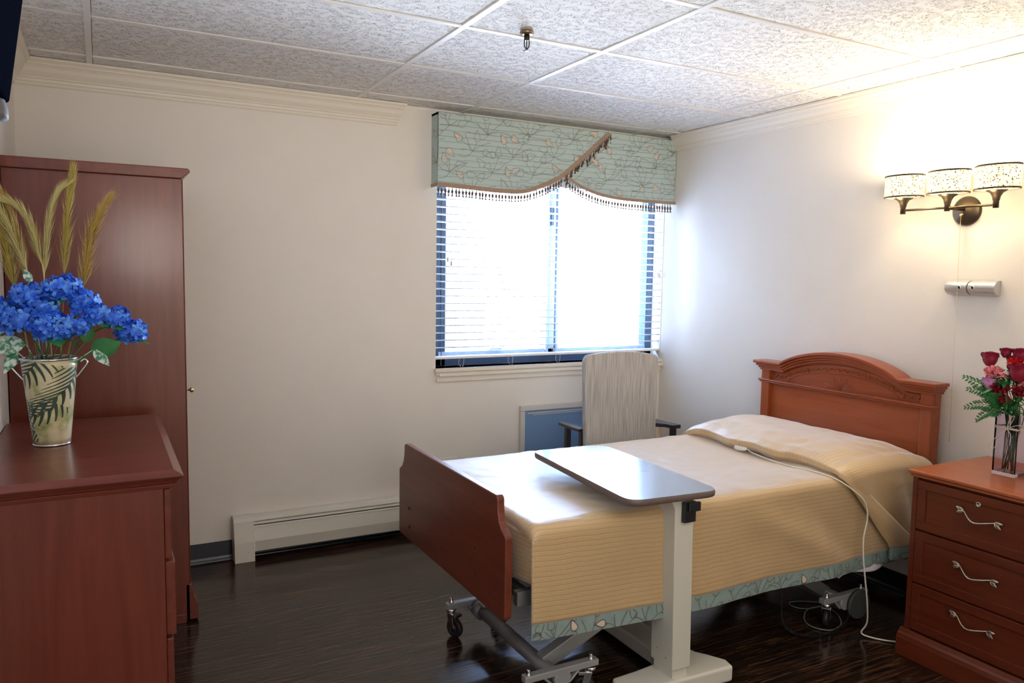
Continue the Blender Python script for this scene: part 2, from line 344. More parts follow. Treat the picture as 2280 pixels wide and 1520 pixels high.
# ceiling: sagging tiles over a T-bar grid
T2 = .6096; L0 = -.196; MX = [-3.3846, -2.1385, -1.5093, -.2845]
cols = [XL-.1, MX[0], MX[1], MX[2], MX[3], XR+.1]
rows = [.04] + [L0 - T2*i for i in range(0, 10)]
mb = MB(); mb.box(XL-.15, XR+.15, YF-.15, .3, H+.06, H+.12, 1)
for i in range(len(cols)-1):
    for j in range(len(rows)-1):
        rnd = random.Random(i*31+j); a = [rnd.uniform(.001, .005) for _ in range(4)]
        x0, x1, y1, y0 = cols[i]+.014, cols[i+1]-.010, rows[j]-.014, rows[j+1]+.010
        if y1-y0 < .05: continue
        zs = [H+k for k in a]
        mb.add([(x0, y0, zs[0]), (x1, y0, zs[1]), (x1, y1, zs[2]), (x0, y1, zs[3]), (x0, y0, H+.022), (x1, y0, H+.022), (x1, y1, H+.022), (x0, y1, H+.022)],
               [(0, 3, 2, 1), (4, 5, 6, 7), (0, 1, 5, 4), (1, 2, 6, 5), (2, 3, 7, 6), (3, 0, 4, 7)], 0)
structure(mb.build('ceiling', [ceilm, darkgap], origin=(0, 0, H)))
mb = MB()
for x in MX: mb.box(x-.012, x+.012, YF, 0, H-.0015, H+.02)
for y in rows[1:]:
    xs = [XL] + MX + [XR]
    for a, b in zip(xs, xs[1:]): mb.box(a+.0125, b-.0125, y-.011, y+.011, H-.0005, H+.018)
mb.box(XL, XR, -.004, .0, H-.004, H+.02)
structure(mb.build('trim_1', gridm, origin=(0, 0, H)))
# crown mouldings
def crown(sc=1.0):
    P = [(0, -.112), (.008, -.112), (.011, -.106), (.011, -.100), (.016, -.094), (.018, -.084), (.024, -.080), (.024, -.075), (.030, -.068), (.040, -.055), (.047, -.038), (.055, -.028), (.060, -.026), (.060, -.020), (.066, -.014), (.072, -.010), (.072, 0), (0, 0)]
    return [(a*sc, b*sc) for a, b in P]
mb = MB(); mb.prism([(-a, H+b) for a, b in crown()], XL, -1.905, 'x')
P = crown(); n = len(P)   # mitred return at the right end
vs = [(-1.905, -a, H+b) for a, b in P] + [(-1.905+.0+a*.6, -a, H+b) for a, b in P]
mb.add(vs, [(i, (i+1) % n, n+(i+1) % n, n+i) for i in range(n)] + [tuple(n+i for i in range(n))])
structure(mb.build('trim_2', trimm, origin=(0, 0, H)))
structure(MB().prism([(-a, H+b) for a, b in crown(.86)], YF, -.105, 'y').build('trim_3', trimm, origin=(0, 0, H)))
structure(MB().prism([(XL+a, H+b) for a, b in crown()], YF, 0, 'y').build('trim_4', trimm, origin=(0, 0, H)))
# cove base
cp = [(0, 0), (.014, 0), (.013, .004), (.007, .012), (.003, .022), (.003, .098), (0, .10)]
structure(MB().prism([(-a, b) for a, b in cp], XL, 0, 'x').build('baseboard_back', cove, origin=(0, 0, 0)))
structure(MB().prism([(-a, b) for a, b in cp], YF, 0, 'y').build('baseboard_right', cove, origin=(0, 0, 0)))
structure(MB().prism([(XL+a, b) for a, b in cp], YF, 0, 'y').build('baseboard_left', cove, origin=(0, 0, 0)))

# ------------------------------------------------------------------ window
win = thing('window_1', None, None, (-.83, .12, WZ0)); win['kind'] = 'structure'
mb = MB(); fy0, fy1 = .10, .17; xa, xb = WX0+.002, WX1-.002
mb.box(xa, xa+.100, fy0, fy1, WZ0, WZ1); mb.box(xb-.055, xb, fy0, fy1, WZ0, WZ1); mb.box(xa, xb, fy0, fy1, WZ0, WZ0+.05); mb.box(xa, xb, fy0, fy1, WZ1-.05, WZ1)
mb.box(xa+.070, xa+.076, fy0-.006, fy0, WZ0, WZ1)
mb.build('window_frame', framem, win, bevel=.002)
mb = MB(); mb.box(-.862, -.845, .085, .165, WZ0+.05, WZ1-.05); mb.box(-.838, -.795, .095, .165, WZ0+.05, WZ1-.05); mb.box(-.787, -.770, .085, .165, WZ0+.05, WZ1-.05)
mb.box(-.845, -.838, .11, .15, WZ0+.05, WZ1-.05); mb.box(-.795, -.787, .11, .15, WZ0+.05, WZ1-.05); mb.build('mullion', framel, win, bevel=.002)
mb = MB(); mb.box(-.842, -.822, .070, .095, 1.90, 1.94); mb.box(-.838, -.826, .070, .095, 1.82, 1.90); mb.build('sash_latch', framem, win, bevel=.003)
for x0, x1 in ((xa+.100, -.862), (-.770, xb-.055)):
    MB().box(x0, x1, .128, .134, WZ0+.05, WZ1-.05).build('pane', glass, win)
mb = MB(); mb.box(xa+.055, xb-.055, .095, .125, WZ0+.05, WZ0+.085); mb.box(-1.26, -1.18, .075, .095, WZ0+.088, WZ0+.10)
mb.build('sash_rail', framel, win, bevel=.002)
mb = MB()
mb.box(WX0-.012, WX1, -.036, .10, .932, .952); mb.box(WX0-.004, WX1, -.020, 0, .912, .932); mb.box(WX0+.012, WX1, -.030, 0, .905, .925); mb.box(WX0+.004, WX1, -.014, 0, .872, .908)
mb.build('window_sill', trimm, win, bevel=.002)
# outside: neighbouring wing seen through the left sash
mb = MB(); mb.box(-9, .12, 3.04, 4.0, -3, 3.5)
for k in range(34): mb.box(-3.6+.11*k, -3.6+.11*k+.028, 3.0, 3.04, -3, 3.5, k % 3 // 2)
mb.box(-.16, .12, 2.98, 3.04, -3, 3.5, 1)
for k in range(24): mb.box(-.13, .10, 2.97, 2.98, -3+.26*k, -3+.26*k+.20, 0)
o = mb.build('neighbouring_wing', [siding, sidingw]); tag(o, 'pale neighbouring building wing with vertical siding outside the left window pane', 'building')

# blind
bl = thing('venetian_blind', 'white horizontal slat venetian blind with open slats in the window', 'blind', (-.83, .03, 2.09))
SX0, SX1 = WX0+.004, WX1-.002
MB().box(SX0, SX1, .006, .056, 2.05, 2.098).build('head_rail', slatm, bl, bevel=.002)
zz = 2.02; slat0 = None; k = 0
while zz > 1.05:
    if slat0 is None:
        mb = MB(); mb.grid(lambda u, v: (lerp(SX0, SX1, u), .006+.050*v, zz+.004*math.sin(PI*v)-.003*v), 1, 4)
        slat0 = mb.build('slat', slatm, bl, solid=.0028, fix=False); z0 = zz
    else:
        c = dup(slat0, bl); c.location = slat0.location + Vector((0, 0, zz-z0))
    zz -= .0432
MB().box(SX0, SX1, .006, .054, 1.003, 1.018).build('bottom_rail', slatm, bl, bevel=.004)
for x in (-1.50, -1.17, -.83, -.50, -.17):
    mb = MB()
    for y in (.006, .055): mb.tube([(x, y, 2.05), (x, y, 1.02)], .0007, 5)
    if x != -.5:
        mb.tube(spline([(x, .006, 1.005), (x-.008, -.002, .975), (x+.004, -.006, .956)]), .0011, 5); mb.tube(spline([(x+.03, .006, 1.005), (x+.022, -.004, .975), (x+.016, -.008, .956)]), .0011, 5)
    mb.build('ladder_cord', white, bl)
for x, z in ((-1.585, 1.60), (-1.563, 1.578)):
    mb = MB(); mb.tube([(x, -.004, 2.05), (x, -.004, z)], .0008, 5); o = mb.build('lift_cord', white, bl)
    MB().lathe([(.003, .028), (.0045, .020), (.0055, .004), (.0075, 0)], (x, -.004, z-.028), 12).build('cord_tassel', chairw, o)
for x, z in ((-.045, 1.535), (-.030, 1.525)):
    mb = MB(); mb.tube([(x, -.004, 2.05), (x, -.004, z)], .0005, 5); o = mb.build('lift_cord', white, bl)
    MB().lathe([(.004, .032), (.006, .022), (.007, .004), (.010, 0)], (x, -.004, z-.028), 12).build('cord_tassel', slatm, o)

# ------------------------------------------------------------------ fabric motif generator
def motifs(u0, u1, v0, v1, inside, sx=.25, sy=.135, seed=3, scale=1.0):
    """dash quads and petal polygons in (u,v)"""
    rnd = random.Random(seed); dashes = []; petals = []
    def bez(a, b, c, n=28): return [((1-t)**2*a[0]+2*t*(1-t)*b[0]+t*t*c[0], (1-t)**2*a[1]+2*t*(1-t)*b[1]+t*t*c[1]) for t in [i/n for i in range(n+1)]]
    def dash(path):
        acc = 0; L = 0
        for (a, b) in zip(path, path[1:]):
            d = math.dist(a, b)
            if d < 1e-6: continue
            tx, ty = (b[0]-a[0])/d, (b[1]-a[1])/d; s = (-L) % .0046
            while s < d:
                c = (a[0]+tx*s, a[1]+ty*s)
                if inside(*c):
                    l, w2 = .0011, .0017
                    dashes.append([(c[0]-tx*l-ty*w2, c[1]-ty*l+tx*w2), (c[0]+tx*l-ty*w2, c[1]+ty*l+tx*w2), (c[0]+tx*l+ty*w2, c[1]+ty*l-tx*w2), (c[0]-tx*l+ty*w2, c[1]-ty*l-tx*w2)])
                s += .0046
            L += d
    r = 0; v = v0
    while v < v1+sy:
        u = u0 + (sx*.5 if r % 2 else 0) - sx*.3
        while u < u1+sx:
            bu, bv = u+rnd.uniform(-.02, .02), v+rnd.uniform(-.015, .015); n = rnd.choice((6, 7, 8)); a0 = rnd.uniform(0, 1)
            for k in range(n):
                an = PI*(k+.5)/n*1.15-.25 + rnd.uniform(-.12, .12); ln = rnd.uniform(.05, .125)*scale; cv = rnd.uniform(-.5, .5)
                e = (bu+ln*math.cos(an), bv+ln*.8*math.sin(an)); mpt = ((bu+e[0])/2-cv*ln*.5*math.sin(an), (bv+e[1])/2+cv*ln*.5*math.cos(an))
                dash(bez((bu, bv), mpt, e))
                if k % 2 == 0:
                    ll = .052*scale; ax = an+rnd.uniform(-.8, .8); t = (e[0]+ll*math.cos(ax), e[1]+ll*math.sin(ax)); nx, ny = -math.sin(ax)*ll*.62, math.cos(ax)*ll*.62
                    A = bez(e, (e[0]+nx, e[1]+ny), t); B = bez(e, (e[0]-nx, e[1]-ny), t); dash(A); dash(B)
                    if k == (0, 4)[int(u*50) % 2]:
                        f = .80; mid = ((e[0]+t[0])/2, (e[1]+t[1])/2); pl = [(mid[0]+(p[0]-mid[0])*f, mid[1]+(p[1]-mid[1])*f) for p in A[::4]+B[::-4]]
                        if all(inside(*p) for p in pl): petals.append(pl)
            dash(bez((bu-.09, bv-.03), (bu-.03, bv-.05), (bu, bv))); u += sx
        v += sy; r += 1
    return dashes, petals
def apply_motif(mb, dashes, petals, fn, di, pi):
    for d in dashes: mb.add([fn(*p) for p in d], [(0, 1, 2, 3)], di)
    for p in petals: mb.add([fn(q[0], q[1], -.0004) for q in p], [tuple(range(len(p)))], pi)

# ------------------------------------------------------------------ valance
VL, VR, VT, VY = -1.690, -.006, 2.398, -.100
botL = [(-1.70, 2.000), (-1.483, 1.994), (-1.339, 1.988), (-1.191, 1.990), (-1.10, 2.007), (-1.008, 2.042), (-.931, 2.079), (-.877, 2.110)]
botR = [(-.877, 2.107), (-.785, 2.063), (-.686, 2.028), (-.584, 2.005), (-.446, 1.991), (-.268, 1.987), (0, 1.988)]
diag = [(-.883, 2.109), (-.731, 2.229), (-.545, 2.392)]
def vbot(x): return interp(botL, x) if x < -.877 else interp(botR, x)
def pleat(z): f = (z/.0315) % 1; return -.009*f
val = thing('window_valance', 'teal patterned pleated cornice valance with tan fringe above the window', 'valance', (-.85, -.05, VT))
mb = MB(); nx, nz = 120, 96
def vf(u, v):
    x = lerp(VL, VR, u); b = vbot(x); z = lerp(b, VT, v); return (x, VY+pleat(z), z)
mb.grid(vf, nx, nz, 0, smooth=False)
mb.box(VL, VR, VY+.001, VY+.008, 2.13, VT)
mb.box(VL, VL+.012, VY+.002, -.001, 2.0, VT); mb.box(VR-.012, VR, VY+.002, -.001, 2.0, VT); mb.box(VL, VR, VY+.004, -.001, VT-.012, VT)
vfn = lambda x, z, e=0: (x, VY+pleat(z)-.0012+e*-1, z)
ds, ps = motifs(VL, VR, 1.97, VT, lambda x, z: VL+.004 < x < VR-.004 and vbot(x)+.012 < z < VT-.004, sx=.27, sy=.115, scale=1.2)
apply_motif(mb, ds, ps, vfn, 1, 2)
sd, sp = motifs(-.10, 0, 2.0, VT, lambda y, z: -.097 < y < -.004 and 2.01 < z < VT-.004, seed=9)
apply_motif(mb, sd, sp, lambda y, z, e=0: (VL-.0008+e, y, z), 1, 2)
mb.build('pleated_panel', [teal, dashm, petalm], val, fix=False)
def band(path, w, y0, th):
    mb = MB(); P = [Vector((p[0], 0, p[1])) for p in path]; vs = []
    for i, p in enumerate(P):
        t = (P[min(i+1, len(P)-1)]-P[max(i-1, 0)]).normalized(); nrm = Vector((-t.z, 0, t.x))
        vs += [p+nrm*w/2+Vector((0, y0, 0)), p-nrm*w/2+Vector((0, y0, 0)), p-nrm*w/2+Vector((0, y0-th, 0)), p+nrm*w/2+Vector((0, y0-th, 0))]
    fs = []
    for i in range(len(P)-1):
        for k in range(4): fs.append((4*i+k, 4*i+(k+1) % 4, 4*i+4+(k+1) % 4, 4*i+4+k))
    mb.add(vs, fs + [(0, 1, 2, 3), tuple(range(len(vs)-4, len(vs)))]); return mb
sm = lambda P: [(p.x, p.z) for p in spline([(a, 0, b) for a, b in P], 5)]
pL = sm(botL + diag[1:]); pR = sm(botR)
band(pL, .025, VY-.007, .004).build('trim_braid', braid, val)
band([(a, b+.004) for a, b in pR], .019, VY-.006, .003).build('trim_braid', braid, val)
mb = MB(); mb.box(VL-.003, VL, VY-.008, -.002, 1.991, 2.010); mb.build('trim_braid', braid, val)
def along(path, step):
    out = []; L = 0; nxt = step*.5
    for a, b in zip(path, path[1:]):
        d = math.dist(a, b)
        while nxt <= L+d: t = (nxt-L)/d; out.append((lerp(a[0], b[0], t), lerp(a[1], b[1], t))); nxt += step
        L += d
    return out
mb = MB(); tp = Vector((0, 0, 0))
mb.tube([(0, 0, .002), (.001, 0, -.016)], .0022, 6); mb.lathe([(.0022, -.014), (.0058, -.020), (.0072, -.028), (.0050, -.036), (.0022, -.040), (.0072, -.052), (.0066, -.053)], (0, 0, 0), 10)
tas = mb.build('tassel', tassm, val, origin=(0, 0, 0)); first = True
dl = [p for p in along(pL, .0212)]; spots = []
for p in dl: spots.append((p[0] + (.010 if p[0] > -.87 else 0), VY-.014 if p[0] > -.87 else VY-.006, p[1]-.007))
for p in along(pR, .0222)[1:]: spots.append((p[0], VY-.005, p[1]-.006))
for y in (-.08, -.055, -.03): spots.append((VL-.002, y, 1.992))
spots = [s for s in spots if s[2] < 2.385][:99]
for s in spots:
    c = tas if first else dup(tas, val); first = False
    c.location = Vector(s)-ORG[val.name]; c.rotation_euler = (0, random.uniform(-.12, .12) - (.35 if s[1] < VY-.012 else 0), random.uniform(0, 3))

# ------------------------------------------------------------------ crown of small wall items
ac = thing('wall_unit', 'dark blue grey through-wall heating and cooling panel in a pale frame below the window', 'air conditioner', (-.75, 0, .39))
ax0, ax1, az0, az1 = -1.094, -.42, .25, .695
mb = MB(); mb.box(ax0, ax1, -.022, 0, az1-.034, az1); mb.box(ax0, ax0+.034, -.022, 0, az0, az1-.034); mb.box(ax1-.034, ax1, -.022, 0, az0, az1-.034); mb.box(ax0+.034, ax1-.034, -.022, 0, az0, az0+.03)
mb.build('frame', acf, ac, bevel=.004)
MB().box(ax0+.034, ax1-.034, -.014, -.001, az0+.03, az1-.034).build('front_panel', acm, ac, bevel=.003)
mb = MB(); mb.box(ax0+.05, ax1-.04, -.020, -.014, az1-.052, az1-.046); mb.box(ax0+.09, ax1-.04, -.019, -.014, az1-.062, az1-.058); mb.build('grille_slot', acf, ac)

ht = thing('baseboard_heater', 'long cream metal baseboard heater along the foot of the back wall', 'heater', (-2.1, 0, 0))
hx0, hx1 = -2.795, -1.30
prof = [(-.002, .226), (-.038, .226), (-.052, .218), (-.060, .205), (-.060, .2), (-.002, .2)]
MB().prism([(a, b) for a, b in prof], hx0+.10, hx1, 'x').build('top_cover', heatm, ht)
MB().prism([(-.058, .168), (-.062, .170), (-.080, .10), (-.074, .045), (-.066, .040), (-.074, .10)], hx0+.10, hx1, 'x').build('front_panel', heatm, ht)
mb = MB(); mb.box(hx0+.10, hx1, -.045, -.003, .03, .20); mb.build('fin_housing', heatgrey, ht)
mb = MB(); mb.prism([(-.050, .196), (-.053, .196), (-.060, .184), (-.057, .184)], hx0+.10, hx1, 'x'); mb.prism([(-.060, .178), (-.063, .178), (-.066, .171), (-.062, .171)], hx0+.10, hx1, 'x'); mb.build('damper_louver', heatm, ht)
mb = MB(); mb.prism([(-.002, .230), (-.040, .230), (-.056, .222), (-.066, .205), (-.088, .10), (-.098, 0), (-.002, 0)], hx0, hx0+.10, 'x'); mb.lathe([(.006, -.002), (.003, -.0035)], (hx0+.068, -.092, .052), 12, 'y')
mb.build('end_cap', heatm, ht, bevel=.002)
mb = MB(); mb.box(-1.625, -1.510, -.006, 0, .34, .416); mb.box(-1.60, -1.57, -.008, -.006, .365, .395); mb.box(-1.565, -1.535, -.008, -.006, .365, .395)
tag(mb.build('outlet_plate', white, bevel=.002), 'small white wall outlet plate behind the far side of the bed', 'outlet')
mb = MB(); mb.box(-.012, 0, -.035, -.005, .905, .94); mb.tube(spline([(-.008, -.02, .905), (-.010, -.012, .88), (-.006, -.03, .865)]), .0012, 5)
tag(mb.build('cord_cleat', white, bevel=.003), 'tiny white blind cord cleat on the right wall beside the window sill', 'cleat')

# sprinkler
sp_ = thing('fire_sprinkler', 'small brass and bronze fire sprinkler hanging from the ceiling', 'sprinkler', (-1.909, -1.494, H))
cx, cy = -1.909, -1.494
MB().lathe([(.026, 0), (.027, -.006), (.022, -.011), (.012, -.013)], (cx, cy, H-.001), 28).build('escutcheon', mat('aged_brass', (.30, .22, .12), .35, .9), sp_)
mb = MB(); mb.lathe([(.011, 0), (.011, -.018), (.009, -.022)], (cx, cy, H-.013), 16)
for s in (-1, 1): mb.tube(spline([(cx+s*.009, cy, H-.030), (cx+s*.0105, cy, H-.045), (cx+s*.008, cy, H-.058), (cx, cy, H-.068)]), .0022, 6)
mb.tube([(cx, cy, H-.033), (cx, cy, H-.064)], .0022, 8); mb.build('sprinkler_frame', mat('dark_bronze', (.035, .03, .022), .4, .8), sp_)
MB().lathe([(.002, .001), (.013, .0), (.0135, -.001), (.002, -.002)], (cx, cy, H-.071), 20).build('deflector', chrome, sp_)

# ------------------------------------------------------------------ sconce
sc = thing('wall_sconce', 'three light bronze wall sconce with glowing mosaic drum shades', 'wall lamp', (0, -2.06, 1.81))
MB().lathe([(.064, 0), (.064, -.006), (.056, -.014), (.030, -.024), (0, -.030)], (0, -2.066, 1.812), 40, 'x', caps=False).build('backplate', bronze, sc)
mb = MB(); mb.tube([(-.02, -2.066, 1.818), (-.13, -2.056, 1.820)], .008, 12); mb.tube([(-.13, -1.846, 1.822), (-.13, -2.266, 1.818)], .0052, 12)
mb.build('arm', bronze, sc)
for y in (-1.848, -2.056, -2.262):
    mb = MB(); mb.lathe([(.0115, 1.805), (.0115, 1.834), (.013, 1.836), (.016, 1.852), (.024, 1.866), (.038, 1.874), (.040, 1.877), (.0, 1.877)], (-.13, y, 0), 24); mb.build('lamp_cup', bronze, sc)
    shd = MB().lathe([(.086, 1.882), (.086, 1.972)], (-.13, y, 0), 48, sx=.72, sy=1.02, caps=False).build('lamp_shade', shadem, sc, solid=.002)
    mb = MB()
    for z in (1.878, 1.972): mb.lathe([(.086, z), (.089, z), (.089, z+.007), (.086, z+.007), (.086, z)], (-.13, y, 0), 48, sx=.72, sy=1.02, caps=False)
    mb.build('rim', bronze, shd)
    MB().lathe([(.0, 1.880), (.012, 1.882), (.013, 1.90), (.022, 1.925), (.020, 1.945), (.0, 1.956)], (-.13, y, 0), 20).build('bulb', mat('bulb', (1, .95, .85), .4, 0, Emission_Color=(1, .80, .50, 1), Emission_Strength=6), sc)
    l = light('POINT', 'sconce_bulb', (-.13, y, 1.962), (0, 0, 0), 7.5, (1.0, .80, .52), radius=.03)
    l2 = light('POINT', 'sconce_glow', (-.13, y, 1.868), (0, 0, 0), .9, (1.0, .74, .42), radius=.03); l2.location = (-.175, y, 1.862)
mb = MB(); mb.lathe([(.005, 0), (.006, -.004), (.004, -.01)], (-.052, -2.070, 1.795), 12)
pts = [(-.052, -2.070, 1.79), (-.052, -2.071, 1.72), (-.045, -2.072, 1.4), (-.04, -2.074, 1.0), (-.038, -2.075, .79)]; mb.tube(pts, .0008, 5)
for i in range(330):
    t = i/329; z = 1.79-t*1.0; x = interp([(0, -.038), (.21, -.04), (.61, -.045), (.93, -.052), (1, -.052)], (z-.79)); y = lerp(-2.070, -2.075, t)
    mb.lathe([(0, -.0013), (.0013, 0), (0, .0013)], (x, y, z), 5, caps=False)
mb.build('pull_chain', brass, sc)
mb = MB(); mb.tube([(-.0, -2.066, 1.80), (-.052, -2.070, 1.795)], .003, 8); mb.build('switch_stem', brass, sc)
# silver sensor
sn = thing('motion_sensor', 'silver rounded two-part wall sensor with two round eyes under the sconce', 'sensor', (0, -2.13, 1.477))
def capsule(y0, y1, dome):
    mb = MB(); R = .034; N = 20
    def f(u, v):
        th = -PI/2+PI*v; r = R*(1-.05*abs(2*u-1)**4); y = lerp(y0, y1, u) + dome*(1-math.cos(PI*(v-.5)))*.0
        return (-.004-.05*math.cos(th)*(r/R), y, 1.477+r*math.sin(th))
    mb.grid(f, 12, N); mb.add([f(0, j/N) for j in range(N+1)], [tuple(range(N+1))]); mb.add([f(1, j/N) for j in range(N+1)], [tuple(range(N+1))[::-1]])
    return mb
capsule(-2.016, -2.112, 1).build('left_body', silver, sn); capsule(-2.118, -2.232, 1).build('right_body', silver, sn)
MB().lathe([(.031, 0), (.026, .008), (.012, .012), (0, .013)], (-.010, -2.232, 1.477), 24, 'y', caps=False).build('end_cap', mat('sensor_end_grey', (.12, .11, .12), .5), sn).scale = (1, 1, 1)
for y in (-2.085, -2.143):
    mb = MB(); mb.lathe([(.0085, .0), (.0085, -.004), (.0065, -.005), (.0062, -.002)], (-.0525, y, 1.477), 20, 'x', caps=False); o = mb.build('eye_ring', chrome, sn)
    MB().lathe([(.0065, -.001), (0, -.003)], (-.0535, y, 1.477), 16, 'x', caps=False).build('eye_lens', black, o)

# ------------------------------------------------------------------ wardrobe
wd = thing('wardrobe', 'tall dark cherry wardrobe standing against the left wall by the corner', 'wardrobe', (-3.37, -.38, 0))
fx = -3.060; ya, yb = -.700, -.045
MB().box(XL+.004, fx-.004, ya, yb, .012, 1.868).build('body', cherryz, wd, bevel=.002)
mb = MB(); mb.prism([(XL+.003, 1.868), (fx-.004, 1.868), (fx+.002, 1.874), (fx+.020, 1.890), (fx+.026, 1.894), (fx+.026, 1.902), (fx+.018, 1.910), (XL+.003, 1.910)], ya-.016, yb+.016, 'y'); mb.build('cornice', cherryy, wd, bevel=.003)
for k, (a, b) in enumerate(((ya+.004, (ya+yb)/2-.002), ((ya+yb)/2+.002, yb-.004))):
    d = MB().box(fx-.0035, fx, a, b, .17, 1.865).build('door', cherryz, wd, bevel=.003)
    yk = ya+.03 if k == 0 else b-.04
    mb = MB(); mb.lathe([(.004, 0), (.004, .012), (.010, .016), (.012, .022), (.008, .028), (0, .029)], (fx, yk, .997), 16, 'x', caps=False); mb.build('knob', brass, d)
mb = MB(); mb.prism([(fx-.019, .012), (fx+.030, .012), (fx+.028, .075), (fx+.012, .11), (fx+.004, .165), (fx-.019, .168)], ya, yb, 'y'); mb.box(XL+.004, fx-.019, ya-.001, yb+.001, 0, .04); mb.build('plinth', cherryy, wd, bevel=.002)

# ------------------------------------------------------------------ dresser
dr = thing('dresser', 'dark cherry chest of drawers in the left foreground in front of the wardrobe', 'dresser', (-3.43, -1.3, 0))
dx, dy0, dy1, dt = -3.204, -1.775, -.830, .930
MB().box(XL+.004, dx-.02, dy0, dy1, .02, dt-.052).build('body', cherryz, dr, bevel=.002)
mb = MB(); xo, yo = dx+.034, dy0-.030
def slab(x1, y0, y1, z0, z1, ins0, ins1):
    return [(XL+.004, y0+ins0, z0), (x1-ins0, y0+ins0, z0), (x1-ins0, y1-ins0, z0), (XL+.004, y1-ins0, z0), (XL+.004, y0+ins1, z1), (x1-ins1, y0+ins1, z1), (x1-ins1, y1-ins1, z1), (XL+.004, y1-ins1, z1)]
BF = [(0, 3, 2, 1), (4, 5, 6, 7), (0, 1, 5, 4), (1, 2, 6, 5), (2, 3, 7, 6), (3, 0, 4, 7)]
yo1 = dy1+.03
mb.add(slab(xo, yo, yo1, .915, .930, 0, .026), BF); mb.add(slab(xo, yo, yo1, .907, .915, .006, 0), BF)
mb.build('top', cherryx, dr, bevel=.0025, seg=3)
mb = MB(); mb.add(slab(xo-.010, yo+.010, yo1-.010, .899, .907, .006, 0), BF); mb.add(slab(xo-.016, yo+.016, yo1-.016, .889, .899, .008, .0), BF); mb.add(slab(xo-.024, yo+.022, yo1-.024, .876, .889, .004, 0), BF)
mb.build('moulding', cherryx, dr, bevel=.002)
for k, (a, b, e) in enumerate(((.665, .872, 0), (.435, .655, .008), (.215, .425, 0), (.06, .205, 0))):
    d = MB().box(dx-.019, dx+e, dy0+.012, dy1-.012, a, b).build('drawer', cherryy, dr, bevel=.003)
    MB().box(dx+e-.002, dx+e+.002, (dy0+dy1)/2-.10, (dy0+dy1)/2+.10, b-.02, b-.012).build('finger_groove', blackr, d)
mb = MB(); mb.prism([(XL+.004, 0), (dx+.012, 0), (dx+.014, .10), (dx+.006, .20), (dx-.004, .21), (dx-.019, .055), (XL+.004, .055)], dy0-.002, dy0+.02, 'y'); mb.box(XL+.004, dx-.021, dy0+.02, dy1, 0, .02); mb.build('foot_rail', cherryx, dr, bevel=.002)

# ------------------------------------------------------------------ nightstand
ns = thing('nightstand', 'cherry three-drawer nightstand with leaf handles right of the bed', 'nightstand', (-.29, -2.52, 0))
nx0, nx1, ny0, ny1 = -.540, -.025, -2.250, -2.790
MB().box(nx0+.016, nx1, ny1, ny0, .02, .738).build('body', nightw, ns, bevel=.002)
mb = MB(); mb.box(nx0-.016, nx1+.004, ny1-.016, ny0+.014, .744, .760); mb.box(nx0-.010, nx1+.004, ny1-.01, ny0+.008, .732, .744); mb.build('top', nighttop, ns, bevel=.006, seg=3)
mb = MB(); mb.box(nx0, nx0+.016, ny0-.022, ny0, .09, .735); mb.box(nx0, nx0+.016, ny1, ny1+.022, .09, .735); mb.build('stile', nightw, ns, bevel=.002)
mb = MB(); mb.prism([(nx0+.016, .0), (nx0-.026, .0), (nx0-.026, .072), (nx0-.020, .088), (nx0-.012, .094), (nx0-.004, .108), (nx0+.016, .108)], ny0+.016, ny1-.016, 'y'); mb.box(nx0+.016, nx1, ny0, ny0+.016, 0, .07); mb.build('plinth', nightw, ns, bevel=.002)
def leaf_handle(par, yc, z):
    mb = MB(); X = nx0-.004
    path = spline([(X-.004, yc+.058, z+.012), (X-.016, yc+.030, z-.012), (X-.020, yc+.008, z-.020), (X-.018, yc-.020, z-.014), (X-.004, yc-.055, z-.004)], 8)
    mb.tube(path, [.0022+.0014*math.sin(PI*i/(len(path)-1)) for i in range(len(path))], 8)
    for i in range(6):
        c = path[11+i*2]; mb.lathe([(.0015, -.0032), (.0048, 0), (.0015, .0032)], c, 10, 'y', caps=False)
    for s, (py, pz) in ((1, (yc+.058, z+.012)), (-1, (yc-.055, z-.004))):
        for a in (.30, -.45) if s > 0 else (.12, -.62):
            L = .030; d = Vector((0, s*math.cos(a), math.sin(a)*1.0)); nrm = Vector((0, -d.z, d.y)); p0 = Vector((X-.004, py, pz)); vs = []
            for t in range(7):
                tt = t/6; w_ = .0065*math.sin(PI*tt**.8); c = p0+d*L*tt+Vector((-.003*math.sin(PI*tt), 0, 0)); vs += [c+nrm*w_, c+Vector((-.0025, 0, 0)), c-nrm*w_]
            mb.add(vs, [(3*i, 3*i+1, 3*i+4, 3*i+3) for i in range(6)]+[(3*i+1, 3*i+2, 3*i+5, 3*i+4) for i in range(6)], 0, True)
            mb.tube([v for v in vs[0::3]], .0009, 5); mb.tube([v for v in vs[2::3]], .0009, 5)
    return mb.build('handle', nickel, par, fix=False)
for k, (a, b) in enumerate(((.526, .722), (.312, .518), (.118, .304))):
    ya_, yb_ = ny0-.025, ny1+.025; mb = MB()
    mb.box(nx0+.002, nx0+.016, yb_, ya_, a, b)
    fr = .034
    for (y0, y1, z0, z1) in ((yb_, ya_, b-fr, b), (yb_, ya_, a, a+fr), (ya_-fr, ya_, a+fr, b-fr), (yb_, yb_+fr, a+fr, b-fr)): mb.box(nx0-.004, nx0+.003, y0, y1, z0, z1)
    d = mb.build('drawer', nightw, ns, bevel=.0018)
    leaf_handle(d, -2.520, (.640, .428, .236)[k])
    if k == 0:
        mb = MB(); mb.lathe([(.0095, 0), (.0095, -.003), (.0075, -.0045), (.006, -.003), (0, -.003)], (nx0-.001, -2.512, .687), 24, 'x', caps=False); mb.build('lock', nickel, d)

